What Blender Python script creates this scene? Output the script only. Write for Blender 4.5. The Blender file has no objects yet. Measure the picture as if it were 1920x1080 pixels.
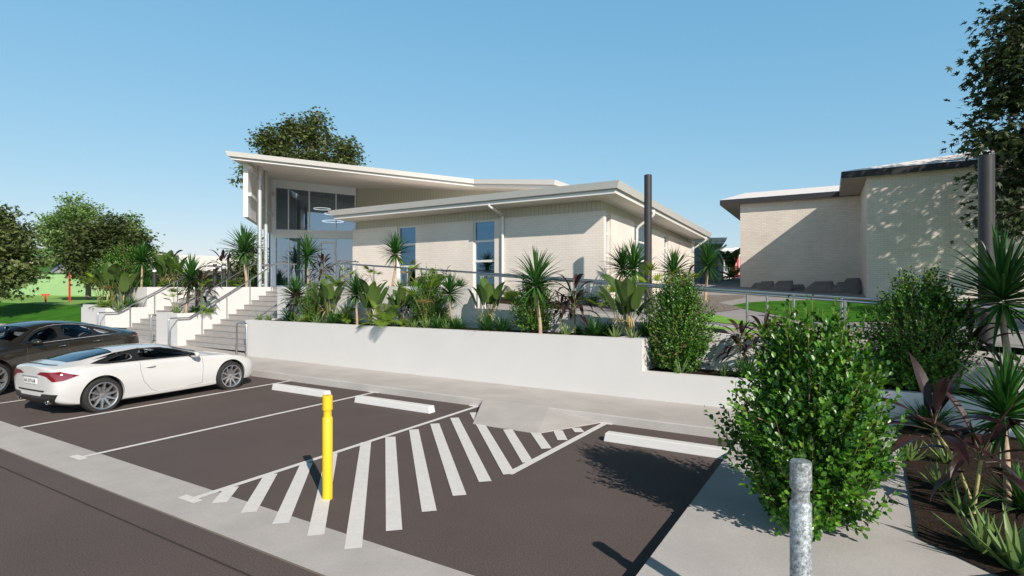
import bpy, bmesh, math, random
from mathutils import Vector, Matrix, noise
from mathutils.bvhtree import BVHTree
from mathutils.geometry import delaunay_2d_cdt
random.seed(7)
S = bpy.context.scene
COL = S.collection
R = math.radians

# ------------------------------------------------------------------ camera, sky, sun, exposure
EYE = 2.2
FPX = 1050.0                      # focal length in pixels of a 1920 wide picture
YAW = math.atan(640 / 1050)
SN, CS = math.sin(YAW), math.cos(YAW)
cam_d = bpy.data.cameras.new('camera'); cam = bpy.data.objects.new('camera', cam_d)
COL.objects.link(cam); S.camera = cam
cam.location = (0, 0, EYE); cam.rotation_euler = (math.pi / 2, 0, YAW)
cam_d.sensor_width = 36; cam_d.lens = 36 * FPX / 1920
cam_d.clip_start = 0.05; cam_d.clip_end = 3000

SUN_EL, SUN_D = R(33.0), Vector((0.853, -0.522))      # elevation; horizontal direction towards the sun
SKY_GRADE = [(0.76, 7.8), (0.45, 7.85), (0.33, 8.75)]
w = bpy.data.worlds.new('World'); S.world = w; w.use_nodes = True
nt = w.node_tree; nt.nodes.clear()
out = nt.nodes.new('ShaderNodeOutputWorld'); bg = nt.nodes.new('ShaderNodeBackground')
sky = nt.nodes.new('ShaderNodeTexSky'); sky.sky_type = 'NISHITA'; sky.sun_disc = False
sky.sun_elevation = SUN_EL; sky.sun_rotation = math.atan2(SUN_D.x, SUN_D.y)
sky.air_density = 1.25; sky.dust_density = 0.15; sky.ozone_density = 3.0; sky.altitude = 0
bg.inputs['Strength'].default_value = 0.10
# grade the Nishita sky: clearer cyan blue, paler horizon, deep zenith
wn, wl = nt.nodes, nt.links
def wmath(op, a, b=None, clamp=False):
    m = wn.new('ShaderNodeMath'); m.operation = op; m.use_clamp = clamp
    for i, v in enumerate((a, b)):
        if v is None: continue
        if isinstance(v, (int, float)): m.inputs[i].default_value = v
        else: wl.new(v, m.inputs[i])
    return m.outputs[0]
sp_ = wn.new('ShaderNodeSeparateColor'); wl.new(sky.outputs[0], sp_.inputs[0])
cb_ = wn.new('ShaderNodeCombineColor'); tcw = wn.new('ShaderNodeTexCoord'); sz = wn.new('ShaderNodeSeparateXYZ'); wl.new(tcw.outputs['Generated'], sz.inputs[0])
fall = wn.new('ShaderNodeMapRange'); fall.inputs[1].default_value = 0.455; fall.inputs[2].default_value = 0.66; fall.inputs[3].default_value = 1.0; fall.inputs[4].default_value = 0.06
wl.new(sz.outputs[2], fall.inputs[0])
dt = wn.new('ShaderNodeVectorMath'); dt.operation = 'DOT_PRODUCT'; wl.new(tcw.outputs['Generated'], dt.inputs[0]); dt.inputs[1].default_value = (SUN_D.x, SUN_D.y, 0.0)
glow = wn.new('ShaderNodeMapRange'); glow.inputs[1].default_value = 0.0; glow.inputs[2].default_value = 0.9; glow.inputs[3].default_value = 1.0; glow.inputs[4].default_value = 1.5; wl.new(dt.outputs['Value'], glow.inputs[0])   # the sky is brighter on the sun's side
fallglow = wmath('MULTIPLY', fall.outputs[0], glow.outputs[0])
for i, (g_, c_) in enumerate(SKY_GRADE):
    v = wmath('POWER', wmath('MULTIPLY', sp_.outputs[i], 0.10), g_); v = wmath('MULTIPLY', v, c_); wl.new(wmath('MULTIPLY', v, fallglow), cb_.inputs[i])
wl.new(cb_.outputs[0], bg.inputs[0]); nt.links.new(bg.outputs[0], out.inputs[0])
sd = bpy.data.lights.new('sun', 'SUN'); so = bpy.data.objects.new('sun', sd); COL.objects.link(so)
sd.energy = 5.0; sd.angle = R(0.5); sd.color = (1.0, 0.92, 0.82)
so.rotation_euler = Vector((SUN_D.x * math.cos(SUN_EL), SUN_D.y * math.cos(SUN_EL), math.sin(SUN_EL))).to_track_quat('Z', 'Y').to_euler()
so.location = (20, -12, 20)
S.view_settings.view_transform = 'Standard'; S.view_settings.look = 'None'
S.view_settings.exposure = 0.12; S.view_settings.gamma = 1.0

# ------------------------------------------------------------------ surveying helpers
def c2w(r, d): return (r * CS - d * SN, r * SN + d * CS)
def ray(px): return c2w((px - 960) / FPX, 1.0)
def G(px, py, z=0.0):
    d = FPX * (EYE - z) / (py - 540.0); x, y = ray(px); return Vector((x * d, y * d, z))
def YP(px, py, Y):
    x, y = ray(px); d = Y / y; return Vector((x * d, Y, EYE - (py - 540) / FPX * d))
def XP(px, py, X):
    x, y = ray(px); d = X / x; return Vector((X, y * d, EYE - (py - 540) / FPX * d))
def DP(px, py, d):
    x, y = ray(px); return Vector((x * d, y * d, EYE - (py - 540) / FPX * d))
def yard(X, Y): return 1.25 + 0.045 * (Y - 13) - 0.04 * X
def SY(px, py, dz=0.0):
    x, y = ray(px); k = (540 - py) / FPX      # z = EYE + k d = 1.25+.045(y d-13)-.04 x d + dz
    d = (1.25 - 0.585 + dz - EYE) / (k - 0.045 * y + 0.04 * x); return Vector((x * d, y * d, yard(x * d, y * d) + dz))

# ------------------------------------------------------------------ materials
MATS = {}
def mat(name, col, rough=0.6, metal=0.0, vary=0.0, scale=3.0, bump=0.0, bscale=40.0, spec=0.5, coat=0.0, stretch=None, col2=None, speck=0.0):
    if name in MATS: return MATS[name]
    m = bpy.data.materials.new(name); m.use_nodes = True; t = m.node_tree; n = t.nodes; L = t.links
    b = n['Principled BSDF']; b.inputs['Roughness'].default_value = rough; b.inputs['Metallic'].default_value = metal
    b.inputs['Specular IOR Level'].default_value = spec; b.inputs['Coat Weight'].default_value = coat
    if coat: b.inputs['Coat Roughness'].default_value = 0.04
    tc = n.new('ShaderNodeTexCoord'); mp = n.new('ShaderNodeMapping'); L.new(tc.outputs['Object'], mp.inputs[0])
    if stretch: mp.inputs['Scale'].default_value = stretch
    nz = n.new('ShaderNodeTexNoise'); nz.inputs['Scale'].default_value = scale; nz.inputs['Detail'].default_value = 6; nz.inputs['Roughness'].default_value = 0.6
    L.new(mp.outputs[0], nz.inputs['Vector'])
    mx = n.new('ShaderNodeMix'); mx.data_type = 'RGBA'
    a = tuple(max(0, c * (1 - vary)) for c in col); c2 = col2 or tuple(min(1, c * (1 + vary)) for c in col)
    mx.inputs[6].default_value = (*a, 1); mx.inputs[7].default_value = (*c2, 1)
    rp = n.new('ShaderNodeMapRange'); rp.inputs[1].default_value = 0.3; rp.inputs[2].default_value = 0.7
    L.new(nz.outputs[0], rp.inputs[0]); L.new(rp.outputs[0], mx.inputs[0])
    last = mx.outputs[2]
    if speck:
        n2 = n.new('ShaderNodeTexNoise'); n2.inputs['Scale'].default_value = bscale; n2.inputs['Detail'].default_value = 3
        L.new(mp.outputs[0], n2.inputs['Vector'])
        r2 = n.new('ShaderNodeMapRange'); r2.inputs[1].default_value = 0.3; r2.inputs[2].default_value = 0.7
        r2.inputs[3].default_value = 1 - speck; r2.inputs[4].default_value = 1 + speck
        L.new(n2.outputs[0], r2.inputs[0])
        vm = n.new('ShaderNodeVectorMath'); vm.operation = 'SCALE'; L.new(last, vm.inputs[0]); L.new(r2.outputs[0], vm.inputs['Scale']); last = vm.outputs[0]
    L.new(last, b.inputs['Base Color'])
    if bump:
        nb = n.new('ShaderNodeTexNoise'); nb.inputs['Scale'].default_value = bscale; nb.inputs['Detail'].default_value = 4
        L.new(mp.outputs[0], nb.inputs['Vector'])
        bp = n.new('ShaderNodeBump'); bp.inputs['Strength'].default_value = bump; bp.inputs['Distance'].default_value = 0.01
        L.new(nb.outputs[0], bp.inputs['Height']); L.new(bp.outputs[0], b.inputs['Normal'])
    MATS[name] = m; return m

def brick_mat(name, c1, c2, mort, bw=0.235, bh=0.08, band=0.05):
    m = bpy.data.materials.new(name); m.use_nodes = True; t = m.node_tree; n = t.nodes; L = t.links
    b = n['Principled BSDF']; b.inputs['Roughness'].default_value = 0.85; b.inputs['Specular IOR Level'].default_value = 0.2
    tc = n.new('ShaderNodeTexCoord'); sp = n.new('ShaderNodeSeparateXYZ'); L.new(tc.outputs['Object'], sp.inputs[0])
    ad = n.new('ShaderNodeMath'); L.new(sp.outputs[0], ad.inputs[0]); L.new(sp.outputs[1], ad.inputs[1])
    cb = n.new('ShaderNodeCombineXYZ'); L.new(ad.outputs[0], cb.inputs[0]); L.new(sp.outputs[2], cb.inputs[1])
    br = n.new('ShaderNodeTexBrick'); L.new(cb.outputs[0], br.inputs['Vector'])
    br.inputs['Color1'].default_value = (*c1, 1); br.inputs['Color2'].default_value = (*c2, 1); br.inputs['Mortar'].default_value = (*mort, 1)
    br.inputs['Scale'].default_value = 1.0; br.inputs['Brick Width'].default_value = bw; br.inputs['Row Height'].default_value = bh
    br.inputs['Mortar Size'].default_value = 0.007; br.inputs['Mortar Smooth'].default_value = 0.2; br.inputs['Bias'].default_value = -0.1
    nz = n.new('ShaderNodeTexNoise'); nz.inputs['Scale'].default_value = 0.9; L.new(cb.outputs[0], nz.inputs['Vector'])
    r2 = n.new('ShaderNodeMapRange'); r2.inputs[1].default_value = 0.3; r2.inputs[2].default_value = 0.7; r2.inputs[3].default_value = 1 - band; r2.inputs[4].default_value = 1 + band
    L.new(nz.outputs[0], r2.inputs[0])
    vm = n.new('ShaderNodeVectorMath'); vm.operation = 'SCALE'; L.new(br.outputs[0], vm.inputs[0]); L.new(r2.outputs[0], vm.inputs['Scale'])
    L.new(vm.outputs[0], b.inputs['Base Color'])
    bp = n.new('ShaderNodeBump'); bp.inputs['Strength'].default_value = 0.18; bp.inputs['Distance'].default_value = 0.003; bp.invert = True
    L.new(br.outputs['Fac'], bp.inputs['Height']); L.new(bp.outputs[0], b.inputs['Normal'])
    MATS[name] = m; return m

def groove_mat(name, col, pitch=0.15, rough=0.6):
    m = bpy.data.materials.new(name); m.use_nodes = True; t = m.node_tree; n = t.nodes; L = t.links
    b = n['Principled BSDF']; b.inputs['Roughness'].default_value = rough
    tc = n.new('ShaderNodeTexCoord'); sp = n.new('ShaderNodeSeparateXYZ'); L.new(tc.outputs['Object'], sp.inputs[0])
    ad = n.new('ShaderNodeMath'); L.new(sp.outputs[0], ad.inputs[0]); L.new(sp.outputs[1], ad.inputs[1])
    dv = n.new('ShaderNodeMath'); dv.operation = 'DIVIDE'; dv.inputs[1].default_value = pitch; L.new(ad.outputs[0], dv.inputs[0])
    fr = n.new('ShaderNodeMath'); fr.operation = 'FRACT'; L.new(dv.outputs[0], fr.inputs[0])
    gt = n.new('ShaderNodeMath'); gt.operation = 'GREATER_THAN'; gt.inputs[1].default_value = 0.08; L.new(fr.outputs[0], gt.inputs[0])
    mx = n.new('ShaderNodeMix'); mx.data_type = 'RGBA'; L.new(gt.outputs[0], mx.inputs[0])
    mx.inputs[6].default_value = (*[c * 0.55 for c in col], 1); mx.inputs[7].default_value = (*col, 1)
    L.new(mx.outputs[2], b.inputs['Base Color'])
    bp = n.new('ShaderNodeBump'); bp.inputs['Strength'].default_value = 0.6; bp.inputs['Distance'].default_value = 0.01
    L.new(gt.outputs[0], bp.inputs['Height']); L.new(bp.outputs[0], b.inputs['Normal'])
    MATS[name] = m; return m

def leaf_mat(name, cols, rough=0.4, trans=0.25, spec=0.4):
    m = bpy.data.materials.new(name); m.use_nodes = True; t = m.node_tree; n = t.nodes; L = t.links
    b = n['Principled BSDF']; b.inputs['Roughness'].default_value = rough; b.inputs['Specular IOR Level'].default_value = spec
    g = n.new('ShaderNodeNewGeometry'); cr = n.new('ShaderNodeValToRGB'); L.new(g.outputs['Random Per Island'], cr.inputs[0])
    e = cr.color_ramp.elements
    while len(e) < len(cols): e.new(0.5)
    for i, c in enumerate(cols): e[i].position = i / max(1, len(cols) - 1); e[i].color = (*c, 1)
    L.new(cr.outputs[0], b.inputs['Base Color'])
    tr = n.new('ShaderNodeBsdfTranslucent'); hs = n.new('ShaderNodeHueSaturation'); hs.inputs['Value'].default_value = 1.3; hs.inputs['Saturation'].default_value = 1.1
    L.new(cr.outputs[0], hs.inputs['Color']); L.new(hs.outputs[0], tr.inputs[0])
    ms = n.new('ShaderNodeMixShader'); ms.inputs[0].default_value = trans
    L.new(b.outputs[0], ms.inputs[1]); L.new(tr.outputs[0], ms.inputs[2]); L.new(ms.outputs[0], n['Material Output'].inputs[0])
    MATS[name] = m; return m

def glass_mat(name, tint=(0.75, 0.82, 0.85), refl=0.12, rough=0.02, ior=1.5, gcol=(0.95, 0.97, 1)):
    m = bpy.data.materials.new(name); m.use_nodes = True; t = m.node_tree; n = t.nodes; L = t.links; n.remove(n['Principled BSDF'])
    tr = n.new('ShaderNodeBsdfTransparent'); tr.inputs[0].default_value = (*tint, 1)
    gl = n.new('ShaderNodeBsdfGlossy'); gl.inputs['Roughness'].default_value = rough; gl.inputs[0].default_value = (*gcol, 1)
    fr = n.new('ShaderNodeFresnel'); fr.inputs[0].default_value = ior
    ad = n.new('ShaderNodeMath'); ad.inputs[1].default_value = refl; ad.use_clamp = True; L.new(fr.outputs[0], ad.inputs[0])
    ms = n.new('ShaderNodeMixShader'); L.new(ad.outputs[0], ms.inputs[0]); L.new(tr.outputs[0], ms.inputs[1]); L.new(gl.outputs[0], ms.inputs[2])
    L.new(ms.outputs[0], n['Material Output'].inputs[0]); MATS[name] = m; return m

def emit_mat(name, col, s):
    m = bpy.data.materials.new(name); m.use_nodes = True; t = m.node_tree; b = t.nodes['Principled BSDF']
    b.inputs['Emission Color'].default_value = (*col, 1); b.inputs['Emission Strength'].default_value = s; b.inputs['Base Color'].default_value = (*col, 1)
    MATS[name] = m; return m

asphalt = mat('asphalt', (0.108, 0.084, 0.078), 0.85, vary=0.09, scale=0.7, bump=0.35, bscale=85, speck=0.34, spec=0.25)
concrete = mat('concrete', (0.45, 0.42, 0.40), 0.85, vary=0.10, scale=1.6, bump=0.15, bscale=60, speck=0.06, spec=0.25)
concrete_step = mat('concrete_step', (0.37, 0.345, 0.33), 0.85, vary=0.08, scale=4, bump=0.2, bscale=80, speck=0.10, spec=0.2)
concrete_dark = mat('concrete_dark', (0.30, 0.285, 0.285), 0.85, vary=0.12, scale=1.1, bump=0.1, bscale=50, speck=0.08, spec=0.2)
paint_line = mat('line_paint', (0.69, 0.665, 0.645), 0.7, vary=0.06, scale=9, speck=0.05, bscale=70)
render_white = mat('white_render', (0.645, 0.625, 0.605), 0.9, vary=0.025, scale=0.9, bump=0.12, bscale=120, spec=0.15)
white_metal = mat('white_metal', (0.72, 0.70, 0.68), 0.5, vary=0.02)
fascia_m = mat('fascia', (0.70, 0.67, 0.635), 0.5, vary=0.02)
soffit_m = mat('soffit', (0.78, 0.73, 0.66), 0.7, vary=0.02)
brick_m = brick_mat('cream_brick', (0.76, 0.675, 0.60), (0.72, 0.64, 0.575), (0.64, 0.57, 0.51))
brick2_m = brick_mat('hall_brick', (0.72, 0.625, 0.54), (0.65, 0.57, 0.50), (0.52, 0.46, 0.41), band=0.05)
clad_m = groove_mat('cladding', (0.58, 0.56, 0.47), 0.16)
clad_blue = groove_mat('blue_cladding', (0.12, 0.17, 0.27), 0.25)
steel = mat('steel', (0.62, 0.62, 0.63), 0.28, metal=1.0, vary=0.03)
galv = mat('galvanised', (0.52, 0.54, 0.54), 0.5, metal=0.5, vary=0.08, scale=14)
galv_spangle = mat('galvanised_spangle', (0.20, 0.23, 0.24), 0.42, metal=0.45, vary=0.5, scale=45, col2=(0.62, 0.66, 0.68), speck=0.4, bscale=130, bump=0.2)
pole_m = mat('dark_pole', (0.055, 0.05, 0.052), 0.45, vary=0.15, scale=2, metal=0.3)
soil_m = mat('soil', (0.032, 0.022, 0.016), 0.95, vary=0.35, scale=6, bump=1.0, bscale=45, speck=0.5, spec=0.1)
grass_dark = mat('grass_dark', (0.045, 0.15, 0.014), 0.95, vary=0.3, scale=1.4, bump=0.5, bscale=120, speck=0.35, spec=0.05)
grass_light = mat('grass_light', (0.17, 0.36, 0.055), 0.95, vary=0.15, scale=1.4, bump=0.4, bscale=120, speck=0.2, spec=0.05)
field_m = mat('field', (0.22, 0.38, 0.10), 0.95, vary=0.12, scale=0.15, spec=0.05)
hill_m = mat('hill', (0.21, 0.37, 0.13), 1.0, vary=0.12, scale=0.05, spec=0.0)
gravel_m = mat('gravel', (0.20, 0.175, 0.155), 0.95, vary=0.45, scale=16, bump=1.0, bscale=60, speck=0.6, spec=0.1)
roof_dark = mat('dark_roof', (0.028, 0.026, 0.030), 0.7, vary=0.1)
roof_grey = groove_mat('ribbed_roof', (0.82, 0.77, 0.75), 0.5, 0.85)
yellow = mat('yellow_paint', (0.80, 0.52, 0.018), 0.45, vary=0.03, scale=5)
red_m = mat('red_paint', (0.62, 0.025, 0.02), 0.5, vary=0.05)
rock_m = mat('dark_rock', (0.17, 0.15, 0.15), 0.9, vary=0.12, scale=3, bump=0.3, bscale=30)
green_wall = mat('green_render', (0.28, 0.43, 0.20), 0.95, vary=0.05, scale=0.5)
glass_b = glass_mat('window_glass', (0.35, 0.40, 0.44), 0.30, gcol=(0.40, 0.62, 0.85))
glass_e = glass_mat('entrance_glass', (0.55, 0.62, 0.68), 0.30, gcol=(0.50, 0.62, 0.74))
dark_in = mat('interior_dark', (0.09, 0.10, 0.11), 0.8)
room_wall = mat('room_wall', (0.30, 0.38, 0.45), 0.8)
frame_m = mat('entrance_frame_paint', (0.82, 0.87, 0.93), 0.5, vary=0.02)

# ------------------------------------------------------------------ mesh helpers
class MB:
    def __init__(s): s.v = []; s.f = []; s.sm = []
    def add(s, vs, fs, smooth=False):
        o = len(s.v); s.v += [tuple(p) for p in vs]; s.f += [tuple(i + o for i in f) for f in fs]; s.sm += [smooth] * len(fs)
    def box(s, x0, x1, y0, y1, z0, z1):
        s.add([(x0, y0, z0), (x1, y0, z0), (x1, y1, z0), (x0, y1, z0), (x0, y0, z1), (x1, y0, z1), (x1, y1, z1), (x0, y1, z1)],
              [(0, 3, 2, 1), (4, 5, 6, 7), (0, 1, 5, 4), (1, 2, 6, 5), (2, 3, 7, 6), (3, 0, 4, 7)])
    def obox(s, a, b, th, z0, z1, za=None, zb=None):   # upright slab from a to b (xy), thickness th to the left of a->b
        a = Vector(a[:2]); b = Vector(b[:2]); d = (b - a).normalized(); nn = Vector((-d.y, d.x)) * th
        za = z1 if za is None else za; zb = z1 if zb is None else zb
        s.add([(*a, z0), (*b, z0), (*(b + nn), z0), (*(a + nn), z0), (*a, za), (*b, zb), (*(b + nn), zb), (*(a + nn), za)],
              [(0, 3, 2, 1), (4, 5, 6, 7), (0, 1, 5, 4), (1, 2, 6, 5), (2, 3, 7, 6), (3, 0, 4, 7)])
    def prism(s, poly, z0, z1):      # poly xy ccw; z0/z1 numbers or functions
        f0 = z0 if callable(z0) else (lambda x, y: z0); f1 = z1 if callable(z1) else (lambda x, y: z1)
        n = len(poly)
        s.add([(p[0], p[1], f0(p[0], p[1])) for p in poly] + [(p[0], p[1], f1(p[0], p[1])) for p in poly],
              [tuple(range(n - 1, -1, -1)), tuple(range(n, 2 * n))] + [(i, (i + 1) % n, n + (i + 1) % n, n + i) for i in range(n)])
    def tube(s, pts, rad, seg=10, caps=True, smooth=True):
        pts = [Vector(p) for p in pts]; n = len(pts)
        rads = rad if isinstance(rad, (list, tuple)) else [rad] * n
        vs = []; up = None
        for i, p in enumerate(pts):
            t = (pts[min(i + 1, n - 1)] - pts[max(i - 1, 0)]).normalized()
            if up is None: up = t.orthogonal().normalized()
            up = (up - t * up.dot(t)); up = up.normalized() if up.length > 1e-6 else t.orthogonal().normalized()
            sd_ = t.cross(up)
            for k in range(seg):
                a = 2 * math.pi * k / seg; vs.append(p + (up * math.cos(a) + sd_ * math.sin(a)) * rads[i])
        fs = [(i * seg + k, i * seg + (k + 1) % seg, (i + 1) * seg + (k + 1) % seg, (i + 1) * seg + k) for i in range(n - 1) for k in range(seg)]
        s.add(vs, fs, smooth)
        if caps: s.add(vs[:seg], [tuple(range(seg - 1, -1, -1))]); s.add(vs[-seg:], [tuple(range(seg))])
    def lathe(s, prof, seg=24, origin=(0, 0, 0), axis='z', smooth=True):
        vs = []
        for r, h in prof:
            for k in range(seg):
                a = 2 * math.pi * k / seg
                q = (r * math.cos(a), r * math.sin(a), h) if axis == 'z' else (r * math.cos(a), h, r * math.sin(a))
                vs.append((q[0] + origin[0], q[1] + origin[1], q[2] + origin[2]))
        fs = [(i * seg + k, i * seg + (k + 1) % seg, (i + 1) * seg + (k + 1) % seg, (i + 1) * seg + k) for i in range(len(prof) - 1) for k in range(seg)]
        s.add(vs, fs, smooth)
    def build(s, name, m, parent=None, bevel=0.0):
        me = bpy.data.meshes.new(name); me.from_pydata(s.v, [], s.f); me.materials.append(m)
        me.polygons.foreach_set('use_smooth', s.sm)
        if any(s.sm):
            try: me.set_sharp_from_angle(angle=R(42))
            except Exception: pass
        me.update()
        if bevel:
            bm = bmesh.new(); bm.from_mesh(me); bmesh.ops.remove_doubles(bm, verts=bm.verts, dist=1e-5)
            bmesh.ops.recalc_face_normals(bm, faces=bm.faces)
            es = [e for e in bm.edges if len(e.link_faces) == 2 and e.calc_face_angle() > R(30)]
            bmesh.ops.bevel(bm, geom=es, offset=bevel, segments=2, affect='EDGES', profile=0.5)
            bm.to_mesh(me); bm.free()
        o = bpy.data.objects.new(name, me); COL.objects.link(o)
        if parent is not None: o.parent = parent
        return o

def tag(o, label=None, cat=None, group=None, kind=None):
    if label: o['label'] = label
    if cat: o['category'] = cat
    if group: o['group'] = group
    if kind: o['kind'] = kind
    return o
def empty(name, loc=(0, 0, 0), rz=0.0, label=None, cat=None, group=None):
    o = bpy.data.objects.new(name, None); COL.objects.link(o); o.location = loc; o.rotation_euler = (0, 0, rz); o.empty_display_size = 0.2
    return tag(o, label, cat, group)
def structure(name, mb, m, bevel=0.0): return tag(mb.build(name, m, None, bevel), kind='structure')
def copy_tree(o, parent=None):
    c = o.copy(); COL.objects.link(c); c.parent = parent
    for ch in list(o.children): copy_tree(ch, c)
    return c
def strip(pts, wd, z):      # flat painted band between two ground points
    a, b = [Vector(p[:2]) for p in pts]; d = (b - a).normalized(); nn = Vector((-d.y, d.x)) * wd / 2
    return [(*(a - nn), z), (*(b - nn), z), (*(b + nn), z), (*(a + nn), z)]
# ------------------------------------------------------------------ the setting: ground sheets
def sstep(a, b, x):
    t = max(0.0, min(1.0, (x - a) / (b - a))); return t * t * (3 - 2 * t)
def gh(X, Y):
    if Y > 11.5 and X > -24: return -0.06
    left = sstep(10.3, 17.0, Y) * 0.85 + 0.33 if Y > 10.25 and X < -24 else -0.06
    if left > 0: left += 0.45 * sstep(30, 75, -X - 25 + 0 * Y)
    return left
xs = [-900, -600, -400, -250, -180, -130] + [-100 + 4 * i for i in range(19)] + [-24.01, -23.99] + [-18 + 6 * i for i in range(16)] + [110, 160, 250, 400, 700]
ys = [-700, -400, -200, -100, -50, -20, 0, 8, 10.2, 10.3] + [11 + i * 1.0 for i in range(10)] + [24, 28, 34, 42, 54, 70, 100, 150, 250, 400, 700, 1200]
mb = MB(); vs = [(x, y, gh(x, y)) for y in ys for x in xs]; nx = len(xs)
mb.add(vs, [(j * nx + i, j * nx + i + 1, (j + 1) * nx + i + 1, (j + 1) * nx + i) for j in range(len(ys) - 1) for i in range(nx - 1)], True)
structure('ground', mb, field_m)

mb = MB(); mb.add([(-90, -40, 0), (-1.33, -40, 0), (-1.33, 8.6, 0), (-90, 8.6, 0)], [(0, 1, 2, 3)])
structure('car_park', mb, asphalt)
mb = MB(); mb.add([(-90, 2.91, 0.004), (-1.33, 2.91, 0.004), (-1.33, 3.5, 0.004), (-90, 3.5, 0.004)], [(0, 1, 2, 3)])
structure('concrete_strip', mb, concrete)
mb = MB(); mb.box(-90, -1.33, 2.895, 2.909, -0.02, 0.003); structure('strip_joint', mb, mat('joint', (0.20, 0.16, 0.13), 0.9))
mb = MB(); mb.add([(-90, 2.60, 0.004), (-1.33, 2.60, 0.004), (-1.33, 2.618, 0.004), (-90, 2.618, 0.004)], [(0, 1, 2, 3)])
structure('road_joint', mb, mat('tar_joint', (0.035, 0.026, 0.022), 0.9))

# footpath with kerb along the planter, rising to the left
def pz(X):
    for (x0, z0), (x1, z1) in zip(PZ, PZ[1:]):
        if x0 <= X <= x1: return z0 + (z1 - z0) * (X - x0) / (x1 - x0)
    return PZ[0][1] if X < PZ[0][0] else PZ[-1][1]
PZ = [(-90, 0.42), (-26, 0.38), (-20, 0.285), (-15.6, 0.185), (-11, 0.155), (-6, 0.14), (20, 0.14)]
mb = MB(); st = [-90, -40, -26, -23, -20, -17.5, -15.6, -13, -11, -8, -6, -3, -1.33]; Y0, Y1 = 8.57, 10.16
vs = []; 
for x in st:
    z = pz(x); yb = 11.0 if x <= -15.6 else Y1
    vs += [(x, Y0 - 0.012, -0.02), (x, Y0, z - 0.014), (x, Y0 + 0.014, z), (x, Y0 + 0.15, z + 0.001), (x, yb, z)]
mb.add(vs, [(i * 5 + k, (i + 1) * 5 + k, (i + 1) * 5 + k + 1, i * 5 + k + 1) for i in range(len(st) - 1) for k in range(4)])
structure('footpath', mb, concrete)
# the ramp that lets wheels up the kerb: a low concrete wedge
mb = MB()
A_, B_, C_, D_ = (-5.86, 8.60), (-5.26, 7.41), (-4.07, 7.41), (-3.50, 8.58)
mb.add([(*A_, .145), (*B_, .010), (*C_, .010), (*D_, .012), (-5.4, 8.62, .142), (-4.5, 8.62, .142), (A_[0], A_[1], -.01), (B_[0], B_[1], -.01), (C_[0], C_[1], -.01), (D_[0], D_[1], -.01)],
       [(0, 1, 4), (1, 2, 5, 4), (2, 3, 5), (0, 6, 7, 1), (1, 7, 8, 2), (2, 8, 9, 3)])
tag(structure('kerb_ramp', mb, concrete))
# path slab on the right with its kerb face
mb = MB(); mb.box(-1.33, 14, -12, 8.555, -0.02, 0.138); mb.box(-1.328, 14, 8.555, 10.3, -0.02, 0.139); structure('side_path', mb, concrete)
mb = MB()
bed = [(0.56, 10.12), (0.455, 5.66), (0.88, 5.22), (2.4, 3.6), (9, 3.6), (9, 10.12)]
n = 40; vs = []
def inpoly(p, poly):
    c = False; j = len(poly) - 1
    for i in range(len(poly)):
        if (poly[i][1] > p[1]) != (poly[j][1] > p[1]) and p[0] < (poly[j][0] - poly[i][0]) * (p[1] - poly[i][1]) / (poly[j][1] - poly[i][1]) + poly[i][0]: c = not c
        j = i
    return c
def densify(poly, s):
    o = []
    for i, a in enumerate(poly):
        b = poly[(i + 1) % len(poly)]; k = max(1, int(math.dist(a, b) / s))
        o += [(a[0] + (b[0] - a[0]) * t / k, a[1] + (b[1] - a[1]) * t / k) for t in range(k)]
    return o
def sheet(poly, zf, s=0.15, bumpy=0.0, holes=()):
    ps = densify(poly, s); ed = [(i, (i + 1) % len(ps)) for i in range(len(ps))]; nb = len(ps)
    allp = list(ps)
    for h in holes:
        hp = densify(h, s); o = len(allp); allp += hp; ed += [(o + i, o + (i + 1) % len(hp)) for i in range(len(hp))]
    xs_ = [p[0] for p in poly]; ys_ = [p[1] for p in poly]; x = min(xs_)
    while x < max(xs_):
        y = min(ys_)
        while y < max(ys_):
            q = (x + random.uniform(-.2, .2) * s, y + random.uniform(-.2, .2) * s)
            if inpoly(q, poly) and not any(inpoly(q, h) for h in holes) and min(math.dist(q, b) for b in allp[:nb + 4000]) > s * 0.4: allp.append(q)
            y += s
        x += s
    V, _, F, *_r = delaunay_2d_cdt([Vector(p) for p in allp], ed, [], 1, 1e-5)
    F = [f for f in F if inpoly((sum(V[i].x for i in f) / 3, sum(V[i].y for i in f) / 3), poly) and not any(inpoly((sum(V[i].x for i in f) / 3, sum(V[i].y for i in f) / 3), h) for h in holes)]
    m_ = MB(); m_.add([(v.x, v.y, zf(v.x, v.y) + bumpy * noise.noise(Vector((v.x * 4, v.y * 4, 0)))) for v in V], F, True); return m_
structure('garden_bed', sheet(bed, lambda x, y: 0.158, 0.14, 0.016), soil_m)
mb = MB(); mb.box(0.44, 0.56, 5.6, 10.1, 0.1, 0.1425)      # thin edging under soil rim

# painted markings
mb = MB(); Z = 0.008
def ln(a, b, wd=0.09, m_=None): (m_ or mb).add(strip((a, b), wd, Z), [(0, 1, 2, 3)])
for (a, b) in [((-13.86, 3.55), (-13.95, 8.5)), ((-11.18, 3.50), (-11.36, 8.62)), ((-8.55, 3.28), (-8.60, 8.55)), ((-5.87, 3.24), (-5.95, 8.50)), ((-3.47, 5.62), (-3.44, 8.53)), ((-16.6, 3.5), (-16.7, 8.5)), ((-19.3, 3.5), (-19.4, 8.5))]:
    ln(a, b, 0.085 if a[0] < -12 or a[0] < -5 else 0.10)
Z = 0.0084
for x, y in [(-8.55, 3.27), (-5.87, 3.23), (-8.60, 8.56), (-5.95, 8.52), (-11.36, 8.6), (-3.44, 8.54)]:
    s_ = 0.17; mb.add([(x - s_, y - .05, Z), (x + s_ * .8, y - .05, Z), (x + s_ * .8, y + .05, Z), (x - s_, y + .05, Z)], [(0, 1, 2, 3)])
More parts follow.
